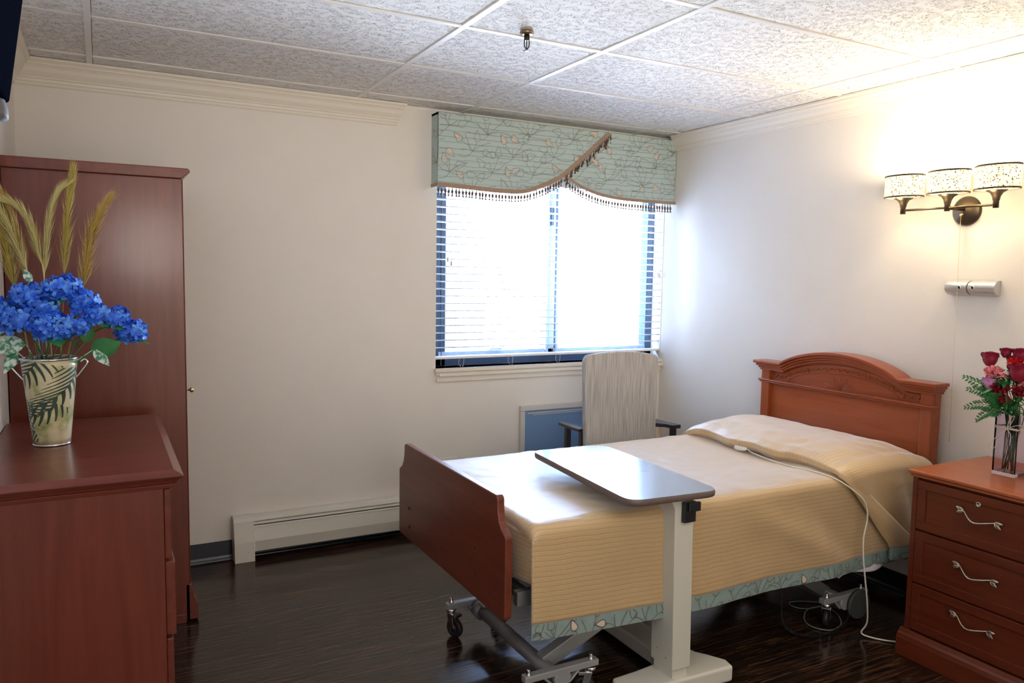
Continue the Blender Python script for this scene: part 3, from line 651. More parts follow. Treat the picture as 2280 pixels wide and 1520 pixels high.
# ------------------------------------------------------------------ bed
bed = thing('hospital_bed', 'adjustable hospital bed with arched cherry headboard and plain footboard', 'bed', (-1.2, -1.53, 0))
BY = -1.53
hb = MB()
def arch(y, flatz, peak, half=.345):
    t = abs(y-BY)/half; return flatz if t >= 1 else flatz + (peak-flatz)*(1-t*t)**.85 if t < 1 else flatz
X0, X1 = -.105, -.045
def hbz(off): return [(BY-.505+1.01*i/60, arch(BY-.505+1.01*i/60, 1.045-off, 1.128-off)) for i in range(61)]
# panel
pts = [(BY-.500, .35)] + [(y, z-.02) for y, z in hbz(0)] + [(BY+.500, .35)]
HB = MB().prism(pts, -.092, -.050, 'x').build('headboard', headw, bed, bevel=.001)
for s in (-1, 1):
    y = BY+s*.475; MB().box(-.112, -.048, y-.028, y+.028, .20, 1.00).build('post', headz, HB, bevel=.003)
mb = MB()  # stepped cap moulding following the arch
steps = [(0, .016, .150, .535), (.016, .030, .137, .526), (.030, .042, .126, .518), (.042, .054, .117, .512)]
for z0, z1, xf, yw in steps:
    N = 64; rowt = []; rowb = []
    for i in range(N+1):
        y = BY-yw+2*yw*i/N; z = arch(y, 1.052, 1.138, .352); rowt.append((y, z-z0)); rowb.append((y, z-z1))
    vs = [(-xf, y, z) for y, z in rowt]+[(-.042, y, z) for y, z in rowt]+[(-xf, y, z) for y, z in rowb]+[(-.042, y, z) for y, z in rowb]; n = N+1; fs = []
    for i in range(N): fs += [(i, i+1, n+i+1, n+i), (2*n+i, 3*n+i, 3*n+i+1, 2*n+i+1), (i, 2*n+i, 2*n+i+1, i+1), (n+i, n+i+1, 3*n+i+1, 3*n+i)]
    fs += [(0, n, 3*n, 2*n), (N, 2*n+N, 3*n+N, n+N)]
    mb.add(vs, fs)
mb.build('cap_moulding', headw, HB, bevel=.0035, seg=3)
mb = MB(); mb.box(-.124, -.085, BY-.518, BY+.518, .938, .950); mb.box(-.118, -.085, BY-.512, BY+.512, .930, .938); mb.build('cross_moulding', headw, HB, bevel=.004, seg=3)
# carved band of leaves and fan
mb = MB()
def bandline(off): return [(-.0935, BY-.44+.88*i/50, arch(BY-.44+.88*i/50, 1.045, 1.128, .36)-off) for i in range(51)]
mb.tube([p for p in bandline(.055)], .0022, 5)
inner = [(-.0935, BY-.33+.66*i/40, .952+ (1.128-.10-.952)*math.sqrt(max(0, 1-((i-20)/20.)**2))**1.2) for i in range(41)]; mb.tube(inner, .0025, 6)
rnd = random.Random(4)
for i in range(46):
    y = BY-.43+.86*i/45; zc = arch(y, 1.045, 1.128, .36)-.078; 
    if abs(y-BY) > .36: zc = .972
    a = rnd.uniform(-.6, .6)+(.8 if i % 2 else -.8); L = .012
    mb.tube([(-.0935, y-L*math.cos(a), zc-L*math.sin(a)), (-.097, y, zc), (-.0935, y+L*math.cos(a), zc+L*math.sin(a))], [.001, .0042, .001], 6)
for i in range(15):
    a = PI*(i+.5)/15; r = .062*(1 if i % 2 else .8); mb.tube([(-.0925, BY+.004*math.cos(a), .953), (-.0935, BY+1.6*r*math.cos(a), .953+r*math.sin(a))], [.0008, .0022], 5)
mb.build('carving', headw, HB, fix=False)
# footboard
fxx = -2.235
fo = []
def arc(cx, cy, r, a0, a1, n=6): return [(cx+r*math.cos(math.radians(lerp(a0, a1, i/n))), cy+r*math.sin(math.radians(lerp(a0, a1, i/n)))) for i in range(n+1)]
half = [(0, .382)] + arc(.475, .402, .02, -90, 0) + [(.495, .650)] + arc(.480, .655, .015, 0, 70, 3) + [(.462, .683), (.447, .703), (.438, .728), (.434, .755)] + arc(.417, .767, .017, 0, 90) + [(0, .784)]
outl = [(BY+a, b) for a, b in half] + [(BY-a, b) for a, b in half[::-1][1:-1]]
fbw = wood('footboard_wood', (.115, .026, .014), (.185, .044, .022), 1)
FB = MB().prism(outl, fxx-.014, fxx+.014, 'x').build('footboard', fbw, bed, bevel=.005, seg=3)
for y, z in ((-1.16, .52), (-1.16, .44), (-1.80, .56), (-1.80, .47)):
    MB().lathe([(.007, -.001), (.006, -.003), (.0, -.0035)], (fxx-.014, y, z), 12, 'x').build('bolt', black, FB)
mb = MB()
for y in (-1.06, -1.99): mb.bar((-2.19, y, .44), (-.12, y, .44), .03, .05)
for x in (-2.15, -1.5, -.85, -.15): mb.bar((x, -1.06, .44), (x, -1.99, .44), .03, .04)
mb.build('deck_frame', greym, bed, bevel=.003)
mb = MB(); mb.box(-2.12, -.16, -2.0, -1.06, .462, .478); mb.build('deck_panel', greym, bed)
for y in (-1.85, -1.36):
    MB().bar((-2.00, y, .115), (-1.28, y, .43), .045, .055).build('lift_arm', greyl, bed, bevel=.003)
    MB().bar((-.53, y, .105), (-1.05, y, .42), .045, .055).build('lift_arm', greym, bed, bevel=.003)
mb = MB(); mb.tube([(-2.0, -1.33, .105), (-2.0, -1.94, .105)], .026, 20); mb.tube([(-2.0, -1.325, .105), (-2.0, -1.37, .105)], .036, 20)
mb.build('axle_tube', greym, bed)
mb = MB(); mb.tube([(-.53, -1.33, .10), (-.53, -1.94, .10)], .026, 20); mb.tube([(-.53, -1.33, .10), (-.53, -1.70, .10)], .034, 20); mb.build('axle_tube', greym, bed)
def foot_bar(xc, y, l0, l1, z):
    mb = MB(); mb.prism([(xc-l0-.02, z-.012), (xc-l0-.02, z+.012), (xc+l1+.02, z+.012), (xc+l1+.02, z-.012)], y-.016, y+.016, 'y')
    P = []
    for s, l in ((-1, l0), (1, l1)): mb.bar((xc+s*l*.55, y-.002, z-.012), (xc+s*.03, y-.002, z-.050), .02, .008)
    mb.lathe([(.030, -.016), (.034, -.016), (.034, .016), (.030, .016)], (xc, y, z-.026), 24, 'y')
    return mb.build('caster_bar', greyl, bed, bevel=.004, seg=3)
def caster(x, y, zt, rot, r=.040):
    mb = MB(); c, s = math.cos(rot), math.sin(rot)
    mb.lathe([(.0025, zt+.034), (.007, zt+.030), (.006, zt+.020), (.010, zt+.014), (.010, zt+.010)], (x, y, 0), 14); mb.lathe([(.020, zt-.012), (.022, zt-.02), (.018, zt-.030)], (x, y, 0), 20)
    mb.tube([(x, y, zt+.012), (x, y, zt-.034)], .006, 10)
    ax = Vector((c, s, 0)); sd = Vector((-s, c, 0)); ctr = Vector((x, y, 0))+ax*.022
    for k in (-1, 1): mb.bar(Vector((x, y, zt-.028))+sd*.017*k+ax*.006, ctr+sd*.017*k+Vector((0, 0, r)), .026, .004, up=sd)
    mb.bar(Vector((x, y, zt-.034))-ax*.004, Vector((x, y, zt-.036))+ax*.044, .040, .012)
    o = mb.build('caster', chrome, bed, bevel=.0015)
    wv = MB(); N = 28; vs = []; pr_ = [(-.011, r*.5), (-.011, r-.004), (-.007, r), (.007, r), (.011, r-.004), (.011, r*.5)]
    for k in range(N):
        th = 2*PI*k/N
        for h, rr in pr_: vs.append(ctr+sd*h+ax*rr*math.cos(th)+Vector((0, 0, r+rr*math.sin(th))))
    m_ = len(pr_); wv.add(vs, [(k*m_+j, k*m_+(j+1) % m_, ((k+1) % N)*m_+(j+1) % m_, ((k+1) % N)*m_+j) for k in range(N) for j in range(m_)], 0, True)
    wv.tube([ctr-sd*.012+Vector((0, 0, r)), ctr+sd*.012+Vector((0, 0, r))], r*.45, 16)
    wv.build('wheel', blackr, o)
for y in (-1.30, -1.955):
    foot_bar(-1.985, y, .13, .13, .132 if y < -1.5 else .128); caster(-2.115, y, .130, -1.2 if y > -1.5 else -2.2); caster(-1.86, y, .130, 2.6)
    foot_bar(-.53, y, .12, .12, .125); caster(-.64, y, .125, .5); caster(-.42, y, .125, 2.0)
MB().lathe([(.062, -.008), (.066, 0), (.062, .010), (.02, .014), (0, .014)], (-.47, -1.985, .088), 32, 'y').build('bumper_wheel', mat('bumper_grey', (.05, .055, .055), .6), bed)

mt = MB().box(-2.150, -.13, -2.035, -1.12, .48, .665).build('mattress', mattm, bevel=.03, seg=4); tag(mt, 'dark grey mattress under the quilted bedspread', 'mattress')

# bedspread: body
def nz(x, y, s, a): return a*noise.noise(Vector((x*s, y*s, 3.1)))
YN, YFAR, ZT = -2.055, -1.085, .692
def cross(v, zh_near, zh_far=.36, rad=.035):
    """profile across the bed: v 0..1 from far hem, over the top, to near hem -> (y, z, arc)"""
    a = ZT-rad-zh_far; b = PI/2*rad; c = abs(YN-YFAR)-2*rad; d = ZT-rad-zh_near; Ls = [a, b, c, b, d]; s = v*sum(Ls)
    if s < a: return YFAR, zh_far+s, s, 0
    t = s-a
    if t < b: th = t/b*PI/2; return YFAR-rad+rad*math.cos(th), ZT-rad+rad*math.sin(th), s, 0
    t -= b
    if t < c: return YFAR-rad-t, ZT, s, 1
    t -= c
    if t < b: th = t/b*PI/2; return YN+rad-rad*math.sin(th), ZT-rad+rad*math.cos(th), s, 2
    t -= b
    return YN, ZT-rad-t, s, 3
BX0, BX1 = -2.170, -.14
def body(u, v):
    x = lerp(BX0, BX1, u); zh = interp([(-2.17, .376), (-1.65, .345), (-1.2, .345), (-.65, .345), (-.14, .345)], x)
    y, z, s, seg = cross(v, zh)
    e = max(0, 1-(x-BX0)/.035); 
    if seg in (1,) or z > ZT-.04: z -= .035*(1-math.sqrt(max(0, 1-e*e)))
    if seg == 1: z += nz(x, y, 5, .006)+nz(x, y, 16, .0025)+ .004*math.sin(y*9)
    if seg == 3:
        k = sstep((ZT-z)/.35); y += -.010*k + (nz(x, z, 3.2, .030)*k + nz(x*1.0, z, 9, .008)*k)*(1-.55*sstep((ZT-.06-z)/.28))*sstep((x+2.17)/.5)
        g = math.exp(-((x+.98+ (z-.5)*1.6)/.10)**2); y += -.034*g*k*(1-.7*sstep((ZT-.10-z)/.24)); g = math.exp(-((x+.78+ (z-.5)*1.1)/.07)**2); y += .022*g*k*(1-.7*sstep((ZT-.10-z)/.24))
    if seg == 0: y += nz(x, z, 5, .02)*sstep((ZT-z)/.3)
    return (x, y, z)
spread = thing('bedspread', 'quilted beige bedspread draped over the bed with teal patterned border', 'bedspread', (-1.2, -1.57, .69))
NV = 150
mb = MB(); mb.grid(body, 190, NV, uvfn=lambda u, v: (lerp(BX0, BX1, u), v*1.65))
def foot(u, v):   # foot end flap tucked behind the footboard
    y = lerp(YFAR-.01, YN+.012, u); z = lerp(ZT-.028, .50, v); x = BX0-.004*math.sin(PI*v)-.004*math.sin(u*22)*v; 
    c = sstep((u-.9)/.1); return (x+.012*c, y, z - .0*c)
mb.grid(foot, 60, 16, uvfn=lambda u, v: (u*.95, v*.2))
mb.build('quilted_panel', quilt, spread, solid=.004, fix=False)
def hem_strip(fn, umin, umax, w, name, nu=150, seed=5, zdir=None):
    mb = MB(); mb.grid(lambda u, v: fn(lerp(umin, umax, u), v*w), nu, 4, 0)
    L = zdir; ds, ps = motifs(0, L, -.02, w, lambda a, b: .002 < a < L-.002 and .001 < b < w-.001, sx=.13, sy=.3, seed=seed, scale=.85)
    def g(a, b, e=0):
        p = Vector(fn(lerp(umin, umax, a/L), w-b)); q = Vector(fn(lerp(umin, umax, a/L)+.002, w-b)); r = Vector(fn(lerp(umin, umax, a/L), w-b+.002))
        n = (q-p).cross(r-p); n = n.normalized() if n.length > 0 else Vector((0, -1, 0))
        if n.y > 0: n = -n
        return p+n*(.0042-e*-1)
    apply_motif(mb, ds, ps, g, 1, 2)
    return mb.build(name, [tealhem, dashm, petalm], spread, solid=0, fix=False)
def hemf(u, t):
    x, y, z = body(u, 1.0); return (x, y-.001, z-t)
hem_strip(hemf, 0, 1.0, .055, 'border', nu=190, seed=5, zdir=2.02)

# bedspread: part folded over the pillow
PX0, PX1 = -.705, -.125
prof = [(0.0, -.640, .694), (.05, -.700, .700), (.11, -.728, .722), (.17, -.725, .745), (.25, -.680, .766), (.38, -.58, .782), (.55, -.42, .790), (.72, -.29, .782), (.86, -.20, .760), (1.0, -.13, .730)]
def px(u): return interp([(a, b) for a, b, c in prof], u)
def pz(u): return interp([(a, c) for a, b, c in prof], u)
def pillow(u, v):
    x0, z0 = px(u), pz(u)
    # v: 0..0.15 far drop, .15..0.62 top, .62..1 near drop
    if v < .14:
        t = 1-v/.14; drop = .16*t; y = -1.085+.035*math.sin(PI/2*t)+.0; z = lerp(z0-.045, .64, t); x = x0+.10*t*(1-u); return (x, y+nz(x, z, 9, .008), z)
    if v < .60:
        t = (v-.14)/.46; y = lerp(-1.085, -2.00, t)
        e = abs(2*t-1); ex = max(0, (e-.62)/.38); z = lerp(z0, .694, (.16 if t < .5 else .36)*ex**2.2) + nz(x0, y, 6, .008)+nz(x0, y, 17, .004)
        if t < .5: z -= .03*ex**2
        x = x0 + .020*math.sin(5.5*y+1)*(1-u) + .012*math.sin(y*23)*(1-u)**4
        return (x, y, z)
    t = (v-.60)/.40; e0 = lerp(z0, .694, .36)
    zh = interp([(0, .375), (.35, .37), (.6, .40), (1, .42)], u); th = min(1, t/.22)*PI/2
    if t < .22: y = -2.00-.075*math.sin(th); z = e0-.060*(1-math.cos(th))
    else: q = (t-.22)/.78; y = -2.075-.010*q; z = lerp(e0-.060, zh, q)
    q = max(0, (t-.10)/.90); x = x0+(.345*q)*max(0.0, 1-u)**1.1 + .012*math.sin(y*5)*(1-u)
    fold = math.sin(u*13.0+1.0)*.030*q*q + math.sin(u*27+q*2)*.010*q; y += -fold*.9-.012*q + nz(x, z, 8, .008)*q
    return (min(x, -.12), y, z)
mb = MB(); mb.grid(pillow, 90, 150, uvfn=lambda u, v: (u*.70, v*1.9))
mb.build('pillow_fold', quilt, spread, solid=.004, fix=False)
def hemp(u, t):
    x, y, z = pillow(u, 1.0); return (x, y-.001, z-t)
hem_strip(hemp, 0.0, 1.0, .055, 'border', nu=90, seed=8, zdir=.42)
mb = MB(); mb.grid(lambda u, v: (lerp(-.70, -.30, u), -2.035+.012*math.sin(u*9)-.02*v, lerp(.34, .268+.035*sstep((u-.35)/.65)+.008*math.sin(u*7), v)), 40, 10)
tag(mb.build('bed_sheet', sheetm, solid=.003, fix=False), 'white sheet edge hanging below the bedspread near the nightstand', 'sheet')

# nurse call remote and cords
rm = thing('bed_remote', 'small white hand remote with cord lying beside the pillow roll', 'remote', (-.70, -1.52, .70))
mb = MB(); d = Vector((.10, -1, 0)).normalized(); c = Vector((-.735, -1.515, .712)); ptsr = [c-d*.036, c-d*.033, c-d*.015, c+d*.012, c+d*.030, c+d*.036]; mb.tube(ptsr, [.004, .014, .019, .017, .011, .005], 20, flat=.62); mb.build('remote_body', white, rm)
MB().lathe([(.009, .0), (.010, .0025), (.0, .003)], (c.x, c.y+.006, c.z+.0135), 20).build('button', greym, rm)
cord = spline([c+d*.036, (-.745, -1.60, .704), (-.765, -1.72, .702), (-.775, -1.84, .702), (-.765, -1.93, .704), (-.755, -1.985, .702), (-.735, -2.045, .690), (-.690, -2.085, .655), (-.630, -2.105, .60), (-.610, -2.108, .53), (-.632, -2.112, .45), (-.635, -2.118, .37), (-.62, -2.12, .28), (-.59, -2.115, .16), (-.565, -2.10, .07), (-.57, -2.08, .02), (-.55, -2.11, .008), (-.50, -2.17, .006), (-.42, -2.23, .006), (-.33, -2.28, .006)], 8)
MB().tube(cord, .0032, 8).build('cord', cordw, rm)
lp = spline([(-.391, -1.83, .006), (-.46, -1.76, .006), (-.53, -1.715, .006), (-.585, -1.708, .006), (-.60, -1.75, .006), (-.562, -1.79, .006), (-.48, -1.80, .006), (-.46, -1.812, .008), (-.56, -1.80, .010), (-.649, -1.849, .006), (-.69, -1.92, .006), (-.65, -1.985, .006), (-.56, -1.97, .006), (-.492, -1.902, .008), (-.46, -1.83, .010), (-.40, -1.85, .006)], 8)
tag(MB().tube(lp, .0026, 6).build('power_cord', cordg), 'thin grey power cord coiled in loops on the floor under the bed', 'cord')
base = spline([(-.66, -1.70, .40), (-.72, -1.78, .20), (-.80, -1.86, .05), (-.834, -1.93, .02), (-.80, -2.00, .018), (-.69, -2.02, .018), (-.55, -1.99, .03), (-.46, -1.97, .12)], 24)
hel = []
for i, p in enumerate(base):
    for k in range(2):
        th = (i*2+k)*1.45; q = base[min(i+1, len(base)-1)]; hel.append(p.lerp(q, k/2)+Vector((.007*math.cos(th), .003*math.cos(th), .007*math.sin(th)+.002)))
tag(MB().tube(hel, .0018, 5).build('coiled_cable', black), 'black coiled spring cable sagging to the floor under the bed', 'cable')

# ------------------------------------------------------------------ overbed table
tb = thing('overbed_table', 'overbed table with grey top on a cream column beside the bed', 'table', (-1.58, -2.07, 0))
A, B, C_, D = (-1.797, -1.384), (-1.448, -1.425), (-1.490, -2.185), (-1.862, -2.160)
def rounded(P, r, n=7):
    out = []
    for i in range(4):
        p = Vector(P[i]); a = (Vector(P[i-1])-p).normalized(); b = (Vector(P[(i+1) % 4])-p).normalized(); s, e = p+a*r, p+b*r
        for k in range(n+1): t = k/n; out.append(tuple((1-t)**2*s+2*t*(1-t)*p+t*t*e))
    return out
R4 = rounded([A, B, C_, D], .060)
cen = Vector((sum(p[0] for p in R4)/len(R4), sum(p[1] for p in R4)/len(R4)))
ins = [tuple(cen+(Vector(p)-cen)*.993) for p in R4]
MB().prism(ins, .752, .7705, 'z').build('table_top', topm, tb, bevel=.001)
vs = []; n = len(R4)
mb = MB()
for p in R4:
    d = (Vector(p)-cen).normalized()
    for k in range(7):
        a = -PI/2+PI*k/6; q = Vector(p)+d*(.006*math.cos(a)-.006); vs.append((q.x, q.y, .7585+.0118*math.sin(a)))
    q = Vector(p)-d*.016; vs += [(q.x, q.y, .7703), (q.x, q.y, .7467)]
k9 = 9; fs = []
for i in range(n):
    j = (i+1) % n
    for k in range(6): fs.append((i*9+k, j*9+k, j*9+k+1, i*9+k+1))
    fs.append((i*9+8, j*9+8, j*9, i*9))
mb.add(vs, fs, 0, True); mb.prism([tuple(cen+(Vector(p)-cen)*.97) for p in R4], .7467, .752, 'z'); mb.build('edge_band', edgem, tb, fix=True)
lean = Vector((-.016, -.004, 0))
def colbox(x0, x1, y0, y1, z0, z1, m, name, bev=.004, par=None):
    vs = []
    for z in (z0, z1):
        o_ = lean*((z-.1)/.65); vs += [(x0+o_.x, y0+o_.y, z), (x1+o_.x, y0+o_.y, z), (x1+o_.x, y1+o_.y, z), (x0+o_.x, y1+o_.y, z)]
    mb = MB(); mb.add(vs, BF); return mb.build(name, m, par or tb, bevel=bev, seg=3)
colbox(-1.623, -1.541, -2.117, -1.995, .115, .728, colm, 'column')
colbox(-1.615, -1.549, -2.108, -2.003, .070, .115, colm, 'inner_column', .002)
mb = MB(); mb.prism([(-1.637, .700), (-1.660, .7465), (-1.557, .7465), (-1.557, .720)], -2.120, -1.90, 'y'); mb.build('top_bracket', colm, tb, bevel=.002)
hd = MB(); hd.box(-1.612, -1.560, -2.139, -2.122, .655, .728); h_ = hd.build('height_lever', black, tb, bevel=.002)
MB().box(-1.600, -1.548, -2.150, -2.136, .695, .727).build('lever_paddle', black, h_, bevel=.003)
mb = MB(); mb.box(-1.606, -1.580, -2.1505, -2.150, .712, .714); 
for (x, y, z) in ((-1.623, -2.03, .165), (-1.623, -2.08, .150)):
    MB().lathe([(.0045, 0), (.003, -.002), (0, -.002)], (x, y, z), 10, 'x').build('screw', greyl, tb)
foot_poly = [(-1.815, -2.120), (-1.350, -2.135), (-1.338, -2.085), (-1.375, -2.02), (-1.400, -1.985), (-1.415, -1.90), (-1.428, -1.62), (-1.445, -1.22), (-1.54, -1.22), (-1.545, -1.90), (-1.58, -1.985), (-1.700, -2.000), (-1.800, -2.005), (-1.828, -2.055)]
MB().prism([(x, y) for x, y in foot_poly], .022, .082, 'z').build('base', colm, tb, bevel=.010, seg=3)
mb = MB(); mb.prism([(cen_x, cen_y) for cen_x, cen_y in [(-1.80, -2.11), (-1.36, -2.122), (-1.36, -2.03), (-1.80, -2.02)]], .012, .023, 'z'); mb.build('base_skid', black, tb)
mb = MB()
for x, y in ((-1.78, -2.07), (-1.38, -2.08), (-1.49, -1.27)):
    w_ = MB().lathe([(.011, -.008), (.012, 0), (.011, .008)], (x, y, .012), 16, 'y').build('glide_wheel', blackr, tb)

# ------------------------------------------------------------------ chair behind the bed
ch = thing('patient_chair', 'high back upholstered chair with dark arms between the bed and the window', 'chair', (-.75, -.40, 0))
cyb = -.60; cx0, cx1 = -1.012, -.500
def chp(x): t = (x-(cx0+cx1)/2)/((cx1-cx0)/2); return 1.062+.018*(1-t*t)-.012*max(0, t)
out = [(cx0+.02, .46), (cx0+.008, .80), (cx0, 1.03)] + [(cx0+.006, 1.05)] + [(lerp(cx0+.02, cx1-.012, i/16), chp(lerp(cx0+.02, cx1-.012, i/16))) for i in range(17)] + [(cx1, 1.03), (cx1+.001, .80), (cx1-.003, .46)]
BK = MB().prism(out, cyb-.0, cyb+.035, 'y').build('backrest', chairf, ch, bevel=.010, seg=3)
out2 = [(x+.016 if x > -.75 else x+.045, z-.012) for x, z in out]
MB().prism(out2, cyb+.033, cyb+.10, 'y').build('back_cushion', chairw, BK, bevel=.015, seg=3)
MB().box(cx0+.05, cx1-.01, cyb+.06, -.20, .36, .46).build('seat', chairf, ch, bevel=.02, seg=3)
MB().box(cx0+.05, cx1, cyb+.04, -.22, .30, .36).build('seat_frame', darkw, ch, bevel=.004)
P = [(cx1+.004, cyb+.055), (cx1+.004, cyb+.02), (cx1+.045, cyb-.02), (cx1+.055, cyb-.085), (cx1+.115, cyb-.085), (cx1+.100, cyb+.02), (cx1+.085, -.30), (cx1+.030, -.30), (cx1+.030, -.35)]
MB().prism(P, .622, .645, 'z').build('arm', darkw, ch, bevel=.004)
P = [(cx0-.004, cyb+.04), (cx0-.010, cyb+.10), (cx0-.004, -.34), (cx0+.020, -.32), (cx0+.045, -.34), (cx0+.045, cyb+.04)]
MB().prism(P, .628, .645, 'z').build('arm', darkw, ch, bevel=.004)
for x, y in ((cx1+.070, cyb-.065), (cx1+.055, -.36), (cx0+.022, -.40), (cx0+.030, cyb+.06)):
    MB().bar((x, y, 0), (x+.002, y, .625), .030, .030).build('leg', darkw, ch, bevel=.003)
MB().box(cx1+.004, cx1+.045, cyb+.01, -.36, .38, .622).build('side_panel', chairw, ch, bevel=.004)

# ------------------------------------------------------------------ wall mounted TV
tv = thing('television', 'black flat television mounted high on the left wall at the frame edge', 'television', (-3.6, -2.6, 1.9))
def tvb(y0, y1, z0, z1, xa_, xb_, thk, m, name, par, bev=.006):
    mb = MB(); vs = []
    for z, xf in ((z0, xa_), (z1, xb_)): vs += [(xf-thk, y0, z), (xf, y0, z), (xf, y1, z), (xf-thk, y1, z)]
    mb.add(vs, BF); return mb.build(name, m, par, bevel=bev, seg=3)
tvb(-2.95, -2.402, 1.800, 2.20, -3.508, -3.450, .012, screenm, 'screen', tv)
c_ = tvb(-2.96, -2.398, 1.795, 2.205, -3.519, -3.461, .030, tvgrey, 'bezel', tv)
tvb(-2.90, -2.46, 1.83, 2.17, -3.548, -3.493, .035, screenm, 'housing', tv)
mb = MB(); mb.box(XL+.001, XL+.02, -2.72, -2.44, 1.72, 2.08); mb.bar((XL+.01, -2.60, 1.98), (-3.585, -2.60, 1.98), .03, .08); mb.build('wall_bracket', tvgrey, tv, bevel=.003)
mb = MB(); mb.tube(spline([(-3.56, -2.46, 1.84), (-3.535, -2.44, 1.80), (-3.53, -2.44, 1.765), (-3.56, -2.46, 1.74)]), [.004]*4+[.022]*12+[.014]*9, 12); mb.tube([(-3.60, -2.46, 1.79), (-3.535, -2.46, 1.727)], .006, 8); mb.bar((XL+.01, -2.46, 1.80), (-3.59, -2.46, 1.79), .02, .03); mb.build('tilt_handle', tvhand, tv)

# ------------------------------------------------------------------ bucket of blue flowers
VX, VY_ = -3.518, -1.271
bk = thing('tin_vase', 'tall palm patterned tin bucket vase standing on the dresser', 'vase', (VX, VY_, .93))
mb = MB(); mb.lathe([(.052+.0275*t/12, .931+.279*t/12) for t in range(13)], (VX, VY_, 0), 48, uv=True, caps=False)
mb.lathe([(0, .933), (.052, .933)], (VX, VY_, 0), 48, caps=False)
mb.build('bucket', tin, bk, fix=False, solid=.001)
mb = MB(); mb.lathe([(.0795, 1.206), (.083, 1.208), (.083, 1.213), (.0795, 1.2145), (.077, 1.212)], (VX, VY_, 0), 48, caps=False); mb.lathe([(.052, .931), (.055, .931), (.055, .936), (.052, .938)], (VX, VY_, 0), 48, caps=False); mb.build('rim', chrome, bk)
for s in (-1, 1):
    mb = MB(); mb.tube(spline([(VX+s*.070, VY_, 1.14), (VX+s*.086, VY_, 1.16), (VX+s*.106, VY_, 1.190), (VX+s*.100, VY_, 1.203), (VX+s*.086, VY_-.002, 1.195)]), .0028, 8); mb.build('ear_handle', chrome, bk)

def petal_mesh(mb, c, n, up, size, cup=.3, npet=4, mi=0, spin=0):
    n = n.normalized(); a = n.orthogonal().normalized(); b = n.cross(a)
    for k in range(npet):
        th = 2*PI*k/npet+spin; d = a*math.cos(th)+b*math.sin(th); s = n.cross(d)
        vs = [c, c+d*size*.45+s*size*.34+n*size*cup*.3, c+d*size*.85+s*size*.36+n*size*cup*.7, c+d*size*1.0+n*size*cup, c+d*size*.85-s*size*.36+n*size*cup*.7, c+d*size*.45-s*size*.34+n*size*cup*.3, c+d*size*.5+n*size*cup*.15]
        mb.add(vs, [(0, 1, 6), (1, 2, 6), (2, 3, 6), (3, 4, 6), (4, 5, 6), (5, 0, 6)], mi, True)
def leaf_shape(mb, p, d, L, W, up=Vector((0, 0, 1)), droop=.2, n=8):
    d = Vector(d).normalized(); s = d.cross(up); s = s.normalized() if s.length > .01 else Vector((1, 0, 0)); u = s.cross(d); vs = []
    for i in range(n+1):
        t = i/n; w_ = W*math.sin(PI*min(1, max(t, 0)**.75))*(1 if t < 1 else 0); c = Vector(p)+d*L*t-Vector((0, 0, droop*L*t*t)); vs += [c+s*w_-u*.15*w_, c+u*.12*w_, c-s*w_-u*.15*w_]
    mb.add(vs, [(3*i, 3*i+1, 3*i+4, 3*i+3) for i in range(n)]+[(3*i+1, 3*i+2, 3*i+5, 3*i+4) for i in range(n)], 0, True)
blooms = [((-3.568, -1.31, 1.410), .050, 'rearmost left of centre, just below the palest plume'), ((-3.473, -1.30, 1.432), .055, 'topmost of the blue blooms, in the middle'),
          ((-3.413, -1.30, 1.388), .045, 'right of the topmost bloom, below the short plume'), ((-3.640, -1.31, 1.362), .045, 'leftmost, cut by the photo edge'),
          ((-3.592, -1.34, 1.335), .055, 'large low bloom at the left of the bunch'), ((-3.500, -1.37, 1.315), .060, 'largest, front centre right above the vase rim'),
          ((-3.530, -1.35, 1.375), .048, 'between the top bloom and the front centre bloom'), ((-3.375, -1.34, 1.350), .040, 'at the base of the long branch reaching right'),
          ((-3.325, -1.325, 1.340), .042, 'second last on the branch reaching right'), ((-3.280, -1.32, 1.293), .046, 'drooping at the far right tip of the branch'), ((-3.432, -1.36, 1.312), .026, 'smallest, right of the front centre bloom')]
for i, (c, r, where) in enumerate(blooms):
    c = Vector(c); rnd = random.Random(i+20); hy = thing('hydrangea', 'blue hydrangea in the tin vase, '+where, 'flower', tuple(c), 'blue hydrangeas in the tin vase')
    mb = MB(); N = int(34*(r/.05)**1.3)+6
    for k in range(N):
        z = 1-1.75*(k+.5)/N; ph = k*2.39996; q = math.sqrt(max(0, 1-z*z)); n = Vector((q*math.cos(ph), q*math.sin(ph), z))
        p = c+Vector((n.x, n.y, n.z*.82))*r*rnd.uniform(.72, 1.0); petal_mesh(mb, p, n+Vector([rnd.uniform(-.4, .4) for _ in range(3)]), None, rnd.uniform(.016, .023), rnd.uniform(.05, .4), rnd.choice((4, 4, 5)), spin=rnd.uniform(0, 3))
    mb.build('bloom', bluem, hy, fix=False)
    root = Vector((VX+rnd.uniform(-.03, .03), VY_+rnd.uniform(-.03, .03), 1.10)); mid = root.lerp(c, .5)+Vector((0, 0, .04))
    MB().tube(spline([root, mid, c-Vector((0, 0, r*.3))]), .0025, 6).build('stem', stemm, hy)
    mb = MB()
    for k in range(2): a = rnd.uniform(0, 6.28); leaf_shape(mb, c-Vector((0, 0, r*.55)), (math.cos(a), math.sin(a), .05), r*1.25, r*.42, droop=.35)
    mb.build('leaf', leafm, hy, fix=False)
